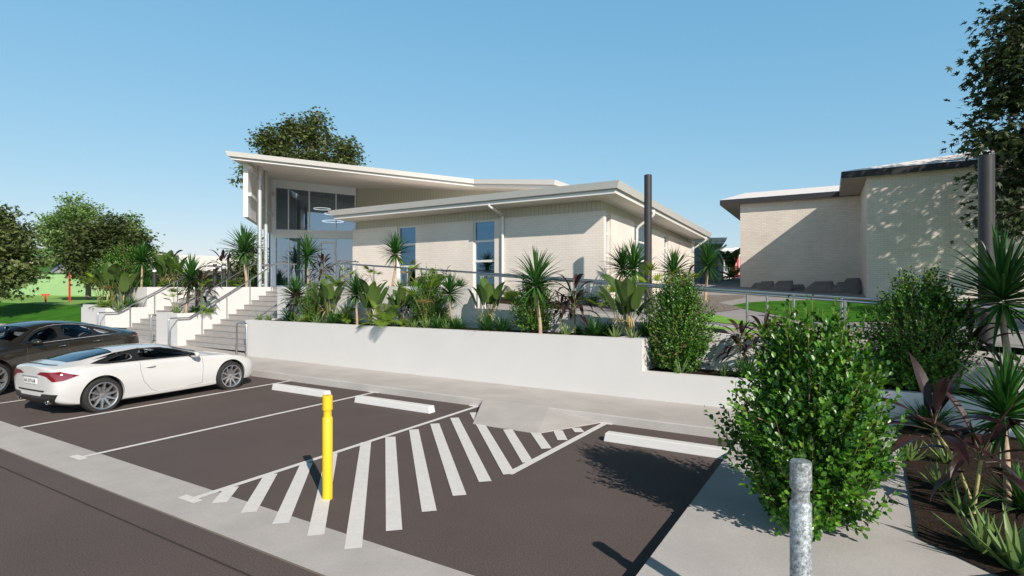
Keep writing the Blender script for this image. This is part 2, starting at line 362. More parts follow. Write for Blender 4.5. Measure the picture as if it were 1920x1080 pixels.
tag(mb.build('parking_lines', paint_line), kind='structure')
# the hatched no-parking area: the picture's ends, surveyed on the ground
hatch = [((435, 914), (411, 944)), ((508, 890), (466, 962)), ((575, 869), (526, 983)), ((622, 852), (592, 1005)), ((686, 830), (662, 1030)), ((732, 820), (739, 996)), ((776, 806), (805, 960)),
         ((815, 795), (862, 930)), ((852, 784), (910, 904)), ((888, 774), (955, 890)), ((952, 806), (990, 868)), ((1003, 811), (1025, 842)), ((1046, 808), (1055, 826)), ((1080, 803), (1087, 811))]
mb = MB(); Z = 0.0076
for (a, b) in hatch:
    A, B = G(*a), G(*b); ln(A, B, 0.145)
tag(mb.build('hatched_area', paint_line), kind='structure')

# ------------------------------------------------------------------ wheel stops
def wheel_stop(x0, x1, y, label):
    e = MB(); n_ = 1; h, wb, wt = 0.125, 0.085, 0.07
    e.add([(x0, y - wb, 0.001), (x1, y - wb, 0.001), (x1, y + wb, 0.001), (x0, y + wb, 0.001), (x0 + .02, y - wt, h), (x1 - .02, y - wt, h), (x1 - .02, y + wt, h), (x0 + .02, y + wt, h)],
          [(0, 3, 2, 1), (4, 5, 6, 7), (0, 1, 5, 4), (1, 2, 6, 5), (2, 3, 7, 6), (3, 0, 4, 7)])
    o = e.build('wheel_stop', mat('stop_paint', (0.72, 0.70, 0.68), 0.6, vary=0.03, scale=6), None, 0.01)
    tag(o, label, 'wheel stop', 'white wheel stops at the heads of the bays')
wheel_stop(-10.72, -9.02, 7.70, 'white concrete wheel stop beside the white coupe')
wheel_stop(-8.18, -6.32, 7.68, 'white concrete wheel stop directly behind the yellow bollard, left of the hatched area')
wheel_stop(-3.06, -1.36, 7.62, 'white concrete wheel stop right of the hatched area, touching the leafy bush')

# ------------------------------------------------------------------ bollards
def bollard(x, y, z, m, label, h=1.08, r=0.052):
    t = empty('bollard', (x, y, z), 0, label, 'bollard')
    e = MB(); e.lathe([(r, 0), (r, h - .235), (r - .004, h - .228), (r - .010, h - .222)], 28); e.build('post', m, t)
    e = MB(); e.lathe([(r - .010, h - .222), (r - .011, h - .165), (r - .010, h - .16), (r, h - .15), (r, h - .006), (r - .006, h), (0.0001, h)], 28); e.build('cap', m, t)
bollard(-4.689, 3.991, 0, yellow, 'bright yellow steel bollard standing on the hatched area')
bollard(-0.25, 3.5, 0.138, galv_spangle, 'mottled grey galvanised bollard in front of the leafy bush', 1.10, 0.056)

# ------------------------------------------------------------------ planters, retaining walls, terrace, stairs
TZ = 2.24
def wall_thing(name, boxes, label, cat='retaining wall', m=None, bevel=0.0):
    e = MB()
    for b in boxes: e.box(*b)
    return tag(e.build(name, m or render_white, None, bevel), label, cat)
F0 = 10.13; CZ = 1.25; LZ = 0.655
# long planter in front of the ramp
wall_thing('planter_wall', [(-15.5, -3.346, F0, F0 + .16, -.05, CZ), (-3.346 - .55, -3.345, F0 + .16, 11.22, -.05, CZ - .004), (-15.5, -15.2, F0 + .16, 11.22, -.05, CZ - .004)],
           'long smooth white planter wall beside the right stair', 'planter wall')
tag(sheet([(-15.2, 10.27), (-3.85, 10.27), (-3.85, 11.3), (-15.2, 11.3)], lambda x, y: CZ - .035, .2, .02).build('planting_soil', soil_m), 'dark soil in the long planter under the ramp', 'soil', None, 'stuff')
# lower planter on the right
wall_thing('low_planter_wall', [(-3.346, 7.0, F0, F0 + .14, -.05, LZ)], 'lower white planter wall running to the right edge behind the near bush', 'planter wall')
tag(sheet([(-3.40, 10.26), (7, 10.26), (7, 11.3), (-3.40, 11.3)], lambda x, y: LZ - .03, .2, .02).build('planting_soil', soil_m), 'dark soil in the low right planter', 'soil', None, 'stuff')
# wall that holds the ramp up, its top following the slope
def rampz(X): return 1.03 + 0.069 * (0.46 - X)
mb = MB(); RX = [-8.0, -5.0, -2.3, 0, 2.2, 5, 9.0]; RZ = [1.70, 1.61, 1.335, 1.12, 0.93, 0.75, 0.5]
vs = []
for x, z in zip(RX, RZ): vs += [(x, 11.22, .2), (x, 11.40, .2), (x, 11.22, z), (x, 11.40, z)]
mb.add(vs, [(0, 2, 3, 1)] + [f for i in range(len(RX) - 1) for f in ((4 * i, 4 * i + 4, 4 * i + 6, 4 * i + 2), (4 * i + 2, 4 * i + 6, 4 * i + 7, 4 * i + 3), (4 * i + 1, 4 * i + 3, 4 * i + 7, 4 * i + 5))] + [(24, 25, 27, 26)])
tag(mb.build('ramp_wall', render_white), 'white sloping wall along the near side of the ramp behind the plants', 'retaining wall')
mb = MB(); mb.add([(-16, 11.41, rampz(-16)), (9, 11.41, rampz(9)), (9, 12.8, rampz(9)), (-16, 12.8, rampz(-16))], [(0, 1, 2, 3)])
structure('ramp', mb, concrete_dark)
# far kerb of the ramp
mb = MB(); vs = []
for x in (-14.0, 9): z = rampz(x); vs += [(x, 12.80, z - .5), (x, 12.98, z - .5), (x, 12.80, z + .14), (x, 12.98, z + .14)]
mb.add(vs, [(0, 4, 6, 2), (2, 6, 7, 3), (1, 3, 7, 5), (0, 2, 3, 1), (4, 5, 7, 6)]); tag(mb.build('ramp_kerb', concrete), 'grey concrete kerb along the far side of the ramp', 'kerb')
# upper planters
wall_thing('upper_planter_wall', [(-15.5, -8.0, 11.22, 11.36, 1.0, TZ), (-8.15, -8.001, 11.36, 11.95, 1.0, TZ - .003), (-15.5, -15.3, 11.36, 16.0, 1.0, TZ - .003), (-15.3, -8.15, 11.80, 11.95, 1.0, TZ - .006)],
           'white upper planter wall beneath the entrance glazing', 'planter wall')
tag(sheet([(-15.3, 11.35), (-8.14, 11.35), (-8.14, 11.82), (-15.3, 11.82)], lambda x, y: TZ - .04, .2, .015).build('planting_soil', soil_m), 'dark soil in the upper planter', 'soil', None, 'stuff')
wall_thing('stair_wall', [(-20.57, -19.23, F0, F0 + .14, 0, 1.355), (-19.35, -19.232, F0 + .14, 11.45, 0, 1.352), (-20.56, -20.44, F0 + .14, 11.45, 0, 1.352),
                          (-20.568, -19.231, 11.45, 11.6, 0, TZ), (-19.35, -19.233, 11.6, 15.4, 0, TZ - .003), (-20.56, -20.44, 11.6, 15.4, 0, TZ - .003), (-20.44, -19.35, 15.25, 15.4, 0, TZ - .006)],
           'stepped white planter wall standing between the two stairs', 'planter wall')
wall_thing('stair_wall', [(-26.3, -24.27, F0, F0 + .14, 0, 1.44), (-24.40, -24.272, F0 + .14, 11.6, 0, 1.437), (-26.29, -26.16, F0 + .14, 11.6, 0, 1.437),
                          (-26.68, -24.271, 11.6, 11.75, 0, TZ), (-24.40, -24.273, 11.75, 16, 0, TZ - .003), (-30.0, -26.68, 11.62, 11.77, 0, 1.45), (-26.67, -26.53, 11.77, 30, 0, TZ - .004)],
           'stepped white planter wall at the left end, beside the lawn', 'planter wall')
for k, (x0, x1, y0, y1, z) in enumerate([(-20.45, -19.34, F0 + .12, 11.46, 1.32), (-26.17, -24.39, F0 + .12, 11.61, 1.40), (-20.45, -19.34, 11.58, 15.27, 2.2), (-26.55, -24.39, 11.73, 22, 2.2)]):
    tag(sheet([(x0, y0), (x1, y0), (x1, y1), (x0, y1)], lambda x, y: z, .22, .015).build('planting_soil', soil_m),
        ['dark soil in the low planter between the stairs', 'dark soil in the low planter at the left end', 'dark soil in the upper planter between the stairs', 'dark soil in the upper planter at the left end'][k], 'soil', None, 'stuff')
# terrace
mb = MB(); mb.prism([(-24.27, 13.95), (-20.57, 13.95), (-20.57, 15.41), (-19.23, 15.41), (-19.23, 13.75), (-15.5, 13.75), (-15.5, 16.0), (-12.0, 16.0), (-12, 40), (-24.27, 40)], -.1, TZ - .012)
structure('terrace', mb, concrete)
mb = MB(); mb.box(-15.3, -6.9, 12.98, 16.3, 0, 1.4)
mb.v = [(x, y, (z if z < 1 else rampz(x) + .1)) for x, y, z in mb.v]; structure('terrace_slope', mb, soil_m)

def stair(x0, x1, y0, zb, n_, go, label):
    rise = (TZ - zb) / n_; e = MB()
    for i in range(n_):
        y = y0 + i * go; z = zb + rise * (i + 1)
        last = (i == n_ - 1)
        e.add([(x0, y, z - rise - .02), (x1, y, z - rise - .02), (x0, y, z - .03), (x1, y, z - .03), (x0, y - .014, z - .028), (x1, y - .014, z - .028), (x0, y - .014, z), (x1, y - .014, z), (x0, y + go + .015, z), (x1, y + go + .015, z)],
              [(0, 1, 3, 2), (2, 3, 5, 4), (4, 5, 7, 6), (6, 7, 9, 8)])
    return tag(e.build('stair', concrete_step), label, 'stair')
stair(-19.229, -15.501, 10.42, 0.28, 12, 0.3, 'wide flight of grey concrete steps beside the long planter wall')
stair(-24.269, -20.571, 10.45, 0.345, 12, 0.3, 'left flight of grey concrete steps behind the parked cars')

# ------------------------------------------------------------------ handrails
def rail_thing(label, rails, posts, r=0.024, pr=0.019, name='handrail', m=None, group=None):
    t = empty(name, (rails[0][0][0], rails[0][0][1], 0), 0, label, 'handrail', group); o = Vector((rails[0][0][0], rails[0][0][1], 0))
    for pl in rails:
        e = MB(); e.tube([Vector(p) - o for p in pl], r, 10); e.build('rail', m or steel, t)
    for p in posts:
        e = MB(); x, y, z0, z1 = p; e.tube([Vector((x, y, z0)) - o, Vector((x, y, z1)) - o], pr, 10)
        e.lathe([(.045, 0), (.045, .008), (.02, .010)], 16, (x - o.x, y - o.y, z0)); e.build('post', m or steel, t)
def stair_rail(x, y0, zb, n_, go, label, off=0.92, top=True, flat=0.28, y_end=None):
    rise = (TZ - zb) / n_; yf = y0 - flat
    z0 = zb + off; ys_ = y0 + 0.05; yt = y0 + (n_ - 1) * go + .1; zt = TZ + off
    pl = [(x, yf, zb), (x, yf, z0 - .06), (x, yf + .02, z0 - .015), (x, yf + .06, z0), (x, ys_, z0), (x, yt, zt)]
    if top: pl += [(x, yt + .9, zt)]
    ps = []
    for k in (2, 5, 8, 11):
        y = y0 + k * go - .12; ps.append((x, y, zb + rise * k, z0 + (zt - z0) * (y - ys_) / (yt - ys_) - .01))
    if top: ps.append((x, yt + .8, TZ, zt - .01))
    rail_thing(label, [pl], ps)
stair_rail(-19.14, 10.42, 0.28, 12, 0.3, 'steel handrail rising along the left side of the right stair', flat=.62)
stair_rail(-24.17, 10.45, 0.345, 12, 0.3, 'steel handrail on the left side of the left stair', flat=.62)
stair_rail(-20.66, 10.45, 0.345, 12, 0.3, 'steel handrail on the right side of the left stair', flat=.45)
stair_rail(-15.60, 10.42, 0.28, 12, 0.3, 'steel handrail rising along the right side of the right stair', flat=.2)
# hooped end of the rail at the corner of the long planter wall
rail_thing('small looped steel rail at the left corner of the long planter wall', [[(-15.72, 10.0, .185), (-15.72, 10.0, 1.10), (-15.70, 10.0, 1.14), (-15.66, 10.0, 1.16), (-15.3, 10.0, 1.16), (-15.26, 10.0, 1.14), (-15.24, 10.0, 1.10), (-15.24, 10.0, .18)]], [])
# ramp rails: the far one from the terrace, the near one on the sloping wall
def rz(X, off): return rampz(X) + off
far = [(-14.9, 12.9, rampz(-14.4) + .93)] + [(x, 12.9, rz(x, .945)) for x in (-14.4, -8, -2.8, 0.5, 6)]
rail_thing('long steel rail on the far side of the ramp, falling to the right', [far],
           [(x, 12.9, rampz(x) + .13, rz(x, .93)) for x in (-14.4, -13, -11.6, -10.2, -8.8, -7.4, -6.0, -4.6, -3.25, -1.95, -1.05, -0.2, 1.2, 2.6, 4.0)], 0.026, 0.026)
nr = [(-7.85, 11.33, rz(-7.85, .93)), (-2.5, 11.33, rz(-2.5, .92)), (.46, 11.33, rz(.46, .90)), (6, 11.33, rz(6, .90))]
rail_thing('long steel rail on the near side of the ramp, on the sloping wall', [nr],
           [(x, 11.33, z, rz(x, .90)) for x, z in [(-7.8, 1.69), (-6.6, 1.66), (-5.4, 1.62), (-4.1, 1.51), (-2.9, 1.39), (-1.36, 1.24), (-0.12, 1.12), (1.2, 1.01), (2.5, .90), (3.9, .82)]], 0.026, 0.026)
rail_thing('steel terrace rail in front of the entrance doors', [[(-20.0, 17.0, TZ), (-20.0, 17.0, TZ + .88), (-19.96, 16.97, TZ + .92), (-15.2, 14.2, TZ + .92), (-15.16, 14.17, TZ + .88), (-15.16, 14.17, TZ)]],
           [(-18.6, 16.2, TZ, TZ + .9), (-17.4, 15.5, TZ, TZ + .9), (-16.3, 14.87, TZ, TZ + .9)])
rail_thing('steel balustrade with close uprights behind the left planters', [[(-32.0, 22.5, TZ), (-32.0, 22.5, TZ + .95), (-26.2, 19.6, TZ + .95), (-26.2, 19.6, TZ)], [(-26.2, 19.6, TZ + .95), (-23.6, 18.4, TZ + .95), (-23.6, 18.4, TZ)]],
           [(-32 + 5.8 * k / 12, 22.5 - 2.9 * k / 12, TZ - .02, TZ + .93) for k in range(1, 12)] + [(-26.2 + 2.6 * k / 8, 19.6 - 1.2 * k / 8, TZ - .02, TZ + .93) for k in range(1, 8)])

# ------------------------------------------------------------------ dark poles and bollard lights
def pole(p, h, r, label):
    t = empty('pole', p, 0, label, 'pole', 'tall dark poles beside the ramp')
    e = MB(); e.lathe([(r, 0.02), (r, h - .01), (r - .01, h), (.0001, h)], 32); e.build('shaft', pole_m, t)
    e = MB(); e.box(-.22, .22, -.22, .22, -.3, .02); e.build('base_plate', pole_m, t, .01)
p = DP(1215, 540, 15.0); pole((p.x, p.y, 1.38), 5.23 - 1.38, .101, 'tall dark round pole standing between the ramp and the brick building')
p = DP(1849.5, 540, 10.5); pole((p.x, p.y, 1.02), 4.68 - 1.02, .125, 'thick dark pole at the right, in front of the dappled brick wall')
for k, (px, top, d, lb) in enumerate([(289.7, 502, 27.5, 'left terrace bollard light, beside the broad paddle leaves'), (403, 495, 24.5, 'shorter of the two close bollard lights, behind the ferns'), (420, 494, 22.5, 'front one of the two close bollard lights, above the planter between the stairs'), (430, 478, 30, 'farthest bollard light, behind the palm with a crown left of the columns')]):
    p = DP(px, 540, d); h = EYE + (540 - top) / FPX * d - (TZ - .04); r = 3.4 / FPX * d
    t = empty('bollard_light', (p.x, p.y, TZ - .04), 0, 'dark cylindrical ' + lb, 'bollard light', 'dark bollard lights with a pale band on the terrace')
    e = MB(); e.lathe([(r, 0), (r, h * .80)], 20); e.build('shaft', pole_m, t)
    e = MB(); e.lathe([(r * .94, h * .80), (r * .94, h * .90)], 20); e.build('lens', mat('lens', (0.85, 0.86, 0.88), 0.3), t)
    e = MB(); e.lathe([(r, h * .90), (r, h - .01), (r * .9, h), (.0001, h)], 20); e.build('cap', pole_m, t)

# ------------------------------------------------------------------ side yard behind the ramp
yp = lambda dz: (lambda x, y: yard(x, y) + dz)
mb = MB(); q = [(-7.5, 12.98), (40, 12.98), (40, 60), (-7.5, 60)]
mb.add([(x, y, yard(x, y)) for x, y in q], [(0, 1, 2, 3)]); structure('side_yard', mb, concrete_dark)
def ysheet(name, pix, dz, m, extra=(), kind='structure', label=None, cat=None):
    pts = [tuple(SY(*p, dz)[:2]) for p in pix] + list(extra)
    mb = MB(); mb.add([(x, y, yard(x, y) + dz) for x, y in pts], [tuple(range(len(pts)))]); 
    me = mb.build(name, m); tag(me, label, cat, None, kind); return pts
lawn_pix = [(1374, 572), (1396, 579), (1452, 589.6), (1509, 600), (1547, 603.7), (1600, 603.5), (1700, 601), (1920, 596), (1990, 580), (1990, 562), (1920, 561), (1800, 561), (1700, 561), (1600, 561.5), (1490, 563), (1430, 565), (1401, 567)]
ysheet('lawn', lawn_pix, .012, grass_dark)
ysheet('verge', [(1300, 588), (1334, 588.6), (1426, 608), (1470, 619), (1426, 613), (1335, 603), (1300, 600)], .012, grass_light)
ysheet('verge', [(1300, 606), (1343, 612), (1418, 620), (1500, 630), (1588, 641.5), (1637, 647), (1637, 649.5), (1588, 644.5), (1500, 634), (1418, 624), (1343, 615.5), (1300, 611)], .012, grass_light)
g_ = [(1315, 553), (1392, 553), (1400, 556.5), (1362, 563), (1345, 567), (1375, 573), (1395, 578), (1360, 583), (1334, 586), (1300, 586), (1290, 570)]
ysheet('gravel', g_, .012, gravel_m, (), 'stuff', 'dark gravel between the two buildings', 'gravel')

# hills and far ground
mb = MB(); vs = []; N = 60
for i in range(N + 1):
    px = -400 + i * 20; d = 300
    topy = 463 + (0 if px < 60 else (px - 60) * 0.058) + 2.0 * math.sin(px * .02)
    if px > 330: topy = 479 + (px - 330) * .35
    topy = min(topy, 539)
    a = DP(px, topy, d); b = DP(px, 548, d - 120); m1 = DP(px, (topy + 540) / 2 + 2, d - 50); c = DP(px, 549, d + 80)
    vs += [b, m1, a, c]
mb.add(vs, [(4 * i + k, 4 * i + 4 + k, 4 * i + 5 + k, 4 * i + 1 + k) for i in range(N) for k in range(3)], True)
structure('hills', mb, hill_m)
mb = MB(); pts = [G(-300, 566, 1.15), G(120, 567.5, 1.15), G(260, 569, 1.15), G(260, 572, 1.15), G(120, 571.5, 1.15), G(-300, 582, 1.15)]
# dark clipped lawn between the field and the footpath
mb = MB(); vs = []; Y_ = [10.32, 11, 12, 13, 14, 15, 15.6]
for y in Y_:
    for x in (-120, -80, -60, -45, -36, -30, -26.69): vs.append((x, y if x > -50 else y + (abs(x) - 50) * .02, gh(x, y) + .02 + (.02 if y > 10.4 else 0)))
mb.add(vs, [(j * 7 + i, j * 7 + i + 1, (j + 1) * 7 + i + 1, (j + 1) * 7 + i) for j in range(len(Y_) - 1) for i in range(6)], True)
structure('lawn', mb, grass_dark)
# ------------------------------------------------------------------ roofs with leaning fascia and gutter
def inset(poly, k):
    n = len(poly); out_ = []
    for i in range(n):
        p0, p1, p2 = Vector(poly[i - 1]), Vector(poly[i]), Vector(poly[(i + 1) % n])
        d1 = (p1 - p0).normalized(); d2 = (p2 - p1).normalized(); n1 = Vector((-d1.y, d1.x)); n2 = Vector((-d2.y, d2.x))
        b = (n1 + n2); b = b / max(0.3, b.length_squared) * 2 if b.length > 1e-6 else n1
        out_.append(tuple(p1 + b * k))
    return out_
def roof(parent, poly, zf, name, prof, mats, under):
    """poly ccw; prof: list of (inset, drop); mats one per band"""
    rings = [inset(poly, a) for a, _ in prof]; n = len(poly)
    top = MB(); top.add([(p[0], p[1], zf(*p)) for p in poly], [tuple(range(n))]); top.build('roof_sheet', mats[0], parent)
    for b in range(len(prof) - 1):
        e = MB()
        for i in range(n):
            j = (i + 1) % n
            q = [(*rings[b][i], zf(*poly[i]) - prof[b][1]), (*rings[b][j], zf(*poly[j]) - prof[b][1]), (*rings[b + 1][j], zf(*poly[j]) - prof[b + 1][1]), (*rings[b + 1][i], zf(*poly[i]) - prof[b + 1][1])]
            e.add(q, [(3, 2, 1, 0)])
        if name[b]: e.build(name[b], mats[1 + b], parent)
    e = MB(); e.add([(*rings[-1][i], zf(*poly[i]) - prof[-1][1]) for i in range(n)], [tuple(range(n - 1, -1, -1))]); e.build('soffit', under, parent)
PROF = [(0, 0), (.09, .20), (.13, .205), (.13, .225), (.17, .23), (.17, .34)]
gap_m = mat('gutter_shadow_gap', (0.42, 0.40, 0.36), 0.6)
NAM = ['fascia', 'fascia_lip', 'fascia_joint', 'gutter_lip', 'gutter']

# ------------------------------------------------------------------ main building
FY, SXc = 16.435, -6.66
MBn = empty('main_building', (0, 0, 0), 0, 'low cream brick building with a glazed porch under a tilted roof', 'building')
def sidex(Y, off=0.0): return SXc - 0.034 * (Y - FY) + off
BT = 4.62
def wallbox(x0, x1, y0, y1, z0, z1, name, m):
    e = MB(); e.box(x0, x1, y0, y1, z0, z1); return e.build(name, m, MBn)
for (a, b) in [(-17.78, -15.30), (-14.36, -11.66), (-10.74, -6.90)]:
    wallbox(a, b, FY, FY + .24, .9, BT, 'brick_wall', brick_m)
# window openings on the front
def front_window(x0, x1, zb, bars):
    f = MB(); y = FY + .13; s_ = .045
    for (a, b, c, d) in [(x0, x0 + s_, zb, BT), (x1 - s_, x1, zb, BT)]: f.box(a, b, y - .04, y + .04, c, d)
    f.box(x0 + s_, x1 - s_, y - .042, y + .042, BT - .07, BT - .002)
    for z in bars: f.box(x0 + s_, x1 - s_, y - .043, y + .043, z - .05, z + .03)
    w_ = f.build('window', white_metal, MBn)
    g = MB(); g.add([(x0 + s_, y, zb), (x1 - s_, y, zb), (x1 - s_, y, BT - .07), (x0 + s_, y, BT - .07)], [(0, 1, 2, 3)]); g.build('pane', glass_b, w_)
    wallbox(x0 - .01, x1 + .01, y + .9, y + 1.0, zb, BT, 'room_back', dark_in)
front_window(-15.30, -14.36, 1.6, [3.90, 3.05]); front_window(-11.66, -10.74, 1.6, [3.88, 3.17])
# side wall: piers and windows
def sidebox(y0, y1, z0, z1, off, th, name, m, z1b=None):
    e = MB(); z1b = z1 if z1b is None else z1b
    xa, xb = sidex(y0, off), sidex(y1, off)
    e.add([(xa, y0, z0), (xb, y1, z0), (xb - th, y1, z0), (xa - th, y0, z0), (xa, y0, z1), (xb, y1, z1b), (xb - th, y1, z1b), (xa - th, y0, z1)],
          [(0, 3, 2, 1), (4, 5, 6, 7), (0, 1, 5, 4), (1, 2, 6, 5), (2, 3, 7, 6), (3, 0, 4, 7)])
    return e.build(name, m, MBn)
bt = lambda y: BT - 0.0115 * (y - FY)
for a, b in [(FY, FY + .24), (17.12, 19.62), (21.8, 23.9), (24.6, 29.4)]:
    sidebox(a + (.0 if a > FY else 0), b, .9, bt(a), 0, .24, 'brick_wall', brick_m, bt(b))
for a, b in [(FY + .24, 17.12), (19.62, 21.8), (23.9, 24.6)]:
    w_ = sidebox(a, b, .9, bt(a) - .003, -.16, .03, 'window', white_metal, bt(b) - .003) if False else None
    f = MB(); xo = -.14
    def bar(y0, y1, z0, z1, o=.04):
        xa, xb = sidex(y0, xo), sidex(y1, xo); f.add([(xa + o, y0, z0), (xb + o, y1, z0), (xb - o, y1, z0), (xa - o, y0, z0), (xa + o, y0, z1), (xb + o, y1, z1), (xb - o, y1, z1), (xa - o, y0, z1)], [(0, 3, 2, 1), (4, 5, 6, 7), (0, 1, 5, 4), (1, 2, 6, 5), (2, 3, 7, 6), (3, 0, 4, 7)])
    bar(a, a + .05, 1.4, bt(b)); bar(b - .05, b, 1.4, bt(b))
    for z in (3.2, 3.9, bt(b) - .07): bar(a + .05, b - .05, z, z + .07, .041)
    w_ = f.build('window', white_metal, MBn)
    g = MB(); g.add([(sidex(a, xo), a, 1.4), (sidex(b, xo), b, 1.4), (sidex(b, xo), b, bt(b)), (sidex(a, xo), a, bt(b))], [(0, 1, 2, 3)]); g.build('pane', glass_b, w_)
    sidebox(a, b, .9, bt(a), -.24 - .5, .05, 'room_back', dark_in)
    sidebox(a, b, .9, 1.4, -.05, .15, 'sill_wall', brick_m)
# cladding band
e = MB(); e.box(-17.62, sidex(FY, -.16), FY + .16, FY + .24, BT - .2, 5.2); e.build('cladding', clad_m, MBn)
sidebox(FY + .24, 29.38, BT - .35, 5.2, -.16, .08, 'cladding', clad_m, 5.1)
e = MB(); e.box(-17.62, -17.54, FY + .24, 19.6, .9, 5.2); e.build('cladding', clad_m, MBn)
e = MB(); e.box(-17.8, -6.95, 29.15, 29.3, .9, 5.0); e.build('rear_wall', render_white, MBn)
e = MB(); e.box(-17.79, -17.64, FY + .24, 19.0, .9, BT - .001); e.build('brick_wall', brick_m, MBn)
# lower roof
RL = empty('low_roof', (0, 0, 0)); RL.parent = MBn
lp = [(-18.1, 15.42), (-5.78, 15.42), (-5.78 - .034 * 15, 30.4), (-18.1, 30.4)]
roof(MBn, lp, lambda x, y: 5.32 - 0.019 * (y - 15.42), NAM, PROF, [roof_grey, fascia_m, gap_m, gap_m, gap_m, fascia_m], soffit_m)
bpy.data.objects.remove(RL)
# skillion porch roof, surveyed plane
def rz_pl(X, Y):
    r = X * CS + Y * SN; d = -X * SN + Y * CS
    return 7.5 - .0855 * (r + 11.57) + .0654 * (d - 27) + .18
T1 = c2w(-10.25, 20.0); T2 = c2w(-1.516, 22.1); T3 = (-9.2, 18.08)
u = Vector((T2[0] - T1[0], T2[1] - T1[1])).normalized(); vv = Vector((-u.y, u.x))
T4 = (T3[0] - .034 * 12, T3[1] + 12); T5 = tuple(Vector(T1) + vv * 11 ); T45 = (T4[0] - 9, T4[1] + 2)
roof(MBn, [T1, T2, T3, T4, T45, T5], rz_pl, NAM, [(0, 0), (.07, .165), (.11, .17), (.11, .185), (.16, .19), (.16, .265)], [roof_grey, fascia_m, gap_m, gap_m, gap_m, fascia_m], soffit_m)
# entrance glazing (set at 45 degrees)
GL = Vector(c2w(-11.37, 27.0)); GR = Vector(c2w(-7.72, 27.75)); gu = (GR - GL).normalized(); gn = Vector((-gu.y, gu.x))
sof = lambda p: rz_pl(p[0], p[1]) - .27
def gpt(s_, o=0.0): return GL + gu * s_ + gn * o
GW = (GR - GL).length
px2s = lambda px: next(k * .005 for k in range(1000) if (lambda q: 960 + FPX * (q.x * CS + q.y * SN) / (-q.x * SN + q.y * CS))(gpt(k * .005)) >= px)
fr = MB()
def gbar(s0, s1, z0, z1, dep=.08, za=None, zb=None): fr.obox(gpt(s0, -dep / 2), gpt(s1, -dep / 2), dep, z0, z1, za, zb)
head = lambda s_: sof(gpt(s_)) - .36
gbar(-.24, 0, 2.2, 0, .24, sof(gpt(-.24)) + .05, sof(gpt(0)) + .05)                      # pillar
gbar(0, GW, 0, 0, .12, 0, 0) if False else None
fr.add([(*gpt(0, -.06), head(0)), (*gpt(GW, -.06), head(GW)), (*gpt(GW, -.06), sof(gpt(GW)) + .05), (*gpt(0, -.06), sof(gpt(0)) + .05), (*gpt(0, .06), head(0)), (*gpt(GW, .06), head(GW))], [(0, 1, 2, 3), (0, 4, 5, 1)])
gbar(0, GW, 4.62, 5.02, .125); gbar(0, GW, TZ - .02, TZ + .08, .12)
for px, wd in [(541, .05), (580, .06), (630, .05), (666, .05)]:
    s_ = px2s(px); gbar(s_ - wd / 2, s_ + wd / 2, TZ, 0, .10, head(s_), head(s_))
fr.build('entrance_frame', frame_m, MBn)
d0, d1 = px2s(600), px2s(629)
fr = MB(); gbar(d0, d0 + .07, TZ, 4.5, .13); gbar(d1 - .07, d1, TZ, 4.5, .13); gbar(d0 + .07, d1 - .07, 4.40, 4.5, .13); dr = fr.build('door', frame_m, MBn)
e = MB(); e.tube([(*gpt(d0 + .14, -.12), 2.9), (*gpt(d0 + .14, -.12), 3.9)], .016, 8); e.build('handle', steel, dr)
g = MB(); g.add([(*gpt(0), TZ), (*gpt(GW), TZ), (*gpt(GW), 4.62), (*gpt(0), 4.62), (*gpt(0), 5.02), (*gpt(GW), 5.02), (*gpt(GW), head(GW)), (*gpt(0), head(0))], [(0, 1, 2, 3), (4, 5, 6, 7)])
g.build('glazing', glass_e, MBn)
# the room behind the glass
e = MB(); A, B, C, D = gpt(-.1, .2), gpt(GW + 3, .2), gpt(GW + 3, 6), gpt(-.1, 6)
e.add([(*A, TZ), (*B, TZ), (*C, TZ), (*D, TZ)], [(0, 1, 2, 3)])
e.add([(*D, TZ), (*C, TZ), (*C, 7.4), (*D, 8.0)], [(3, 2, 1, 0)]); e.add([(*A, TZ), (*D, TZ), (*D, 8), (*A, 7.6)], [(0, 1, 2, 3)]); e.add([(*B, TZ), (*C, TZ), (*C, 7.2), (*B, 6.9)], [(3, 2, 1, 0)])
e.build('hall_interior', room_wall, MBn)
e = MB(); e.add([(*gpt(0, .1), head(0) + .35), (*gpt(GW, .1), head(GW) + .35), (*gpt(GW, 6), 7.2), (*gpt(0, 6), 7.7)], [(3, 2, 1, 0)]); e.build('hall_ceiling', dark_in, MBn)
e = MB(); e.obox(gpt(.1, 1.2), gpt(.6, 1.2), .2, TZ, 4.5); e.obox(gpt(1.2, 3.5), gpt(3.4, 3.5), .6, TZ, 3.35); e.build('reception_desk', room_wall, MBn)
for px, py, rr in [(604, 391.5, .42), (624, 401, .42), (624, 415, .52)]:
    d = 29.3 if rr < .5 else 28.9; c = DP(px, py, d)
    t = empty('ring_light', c, 0, {391.5: 'highest glowing white ring lamp inside the entrance', 401: 'middle glowing white ring lamp, half hidden by the low roof tip', 415: 'lowest and widest glowing white ring lamp inside the entrance'}[py], 'ceiling lamp', 'ring lamps hanging in the entrance')
    e = MB(); e.tube([(rr * math.cos(a * math.pi / 20), rr * math.sin(a * math.pi / 20), 0) for a in range(41)], .022, 8, False); e.build('ring', emit_mat('ring_glow', (1, 1, 1), 1.1) if 'ring_glow' not in MATS else MATS['ring_glow'], t)
    e = MB(); e.tube([(rr, 0, 0), (0, 0, 1.1)], .004, 5); e.tube([(-rr, 0, 0), (0, 0, 1.1)], .004, 5); e.build('cable', steel, t)
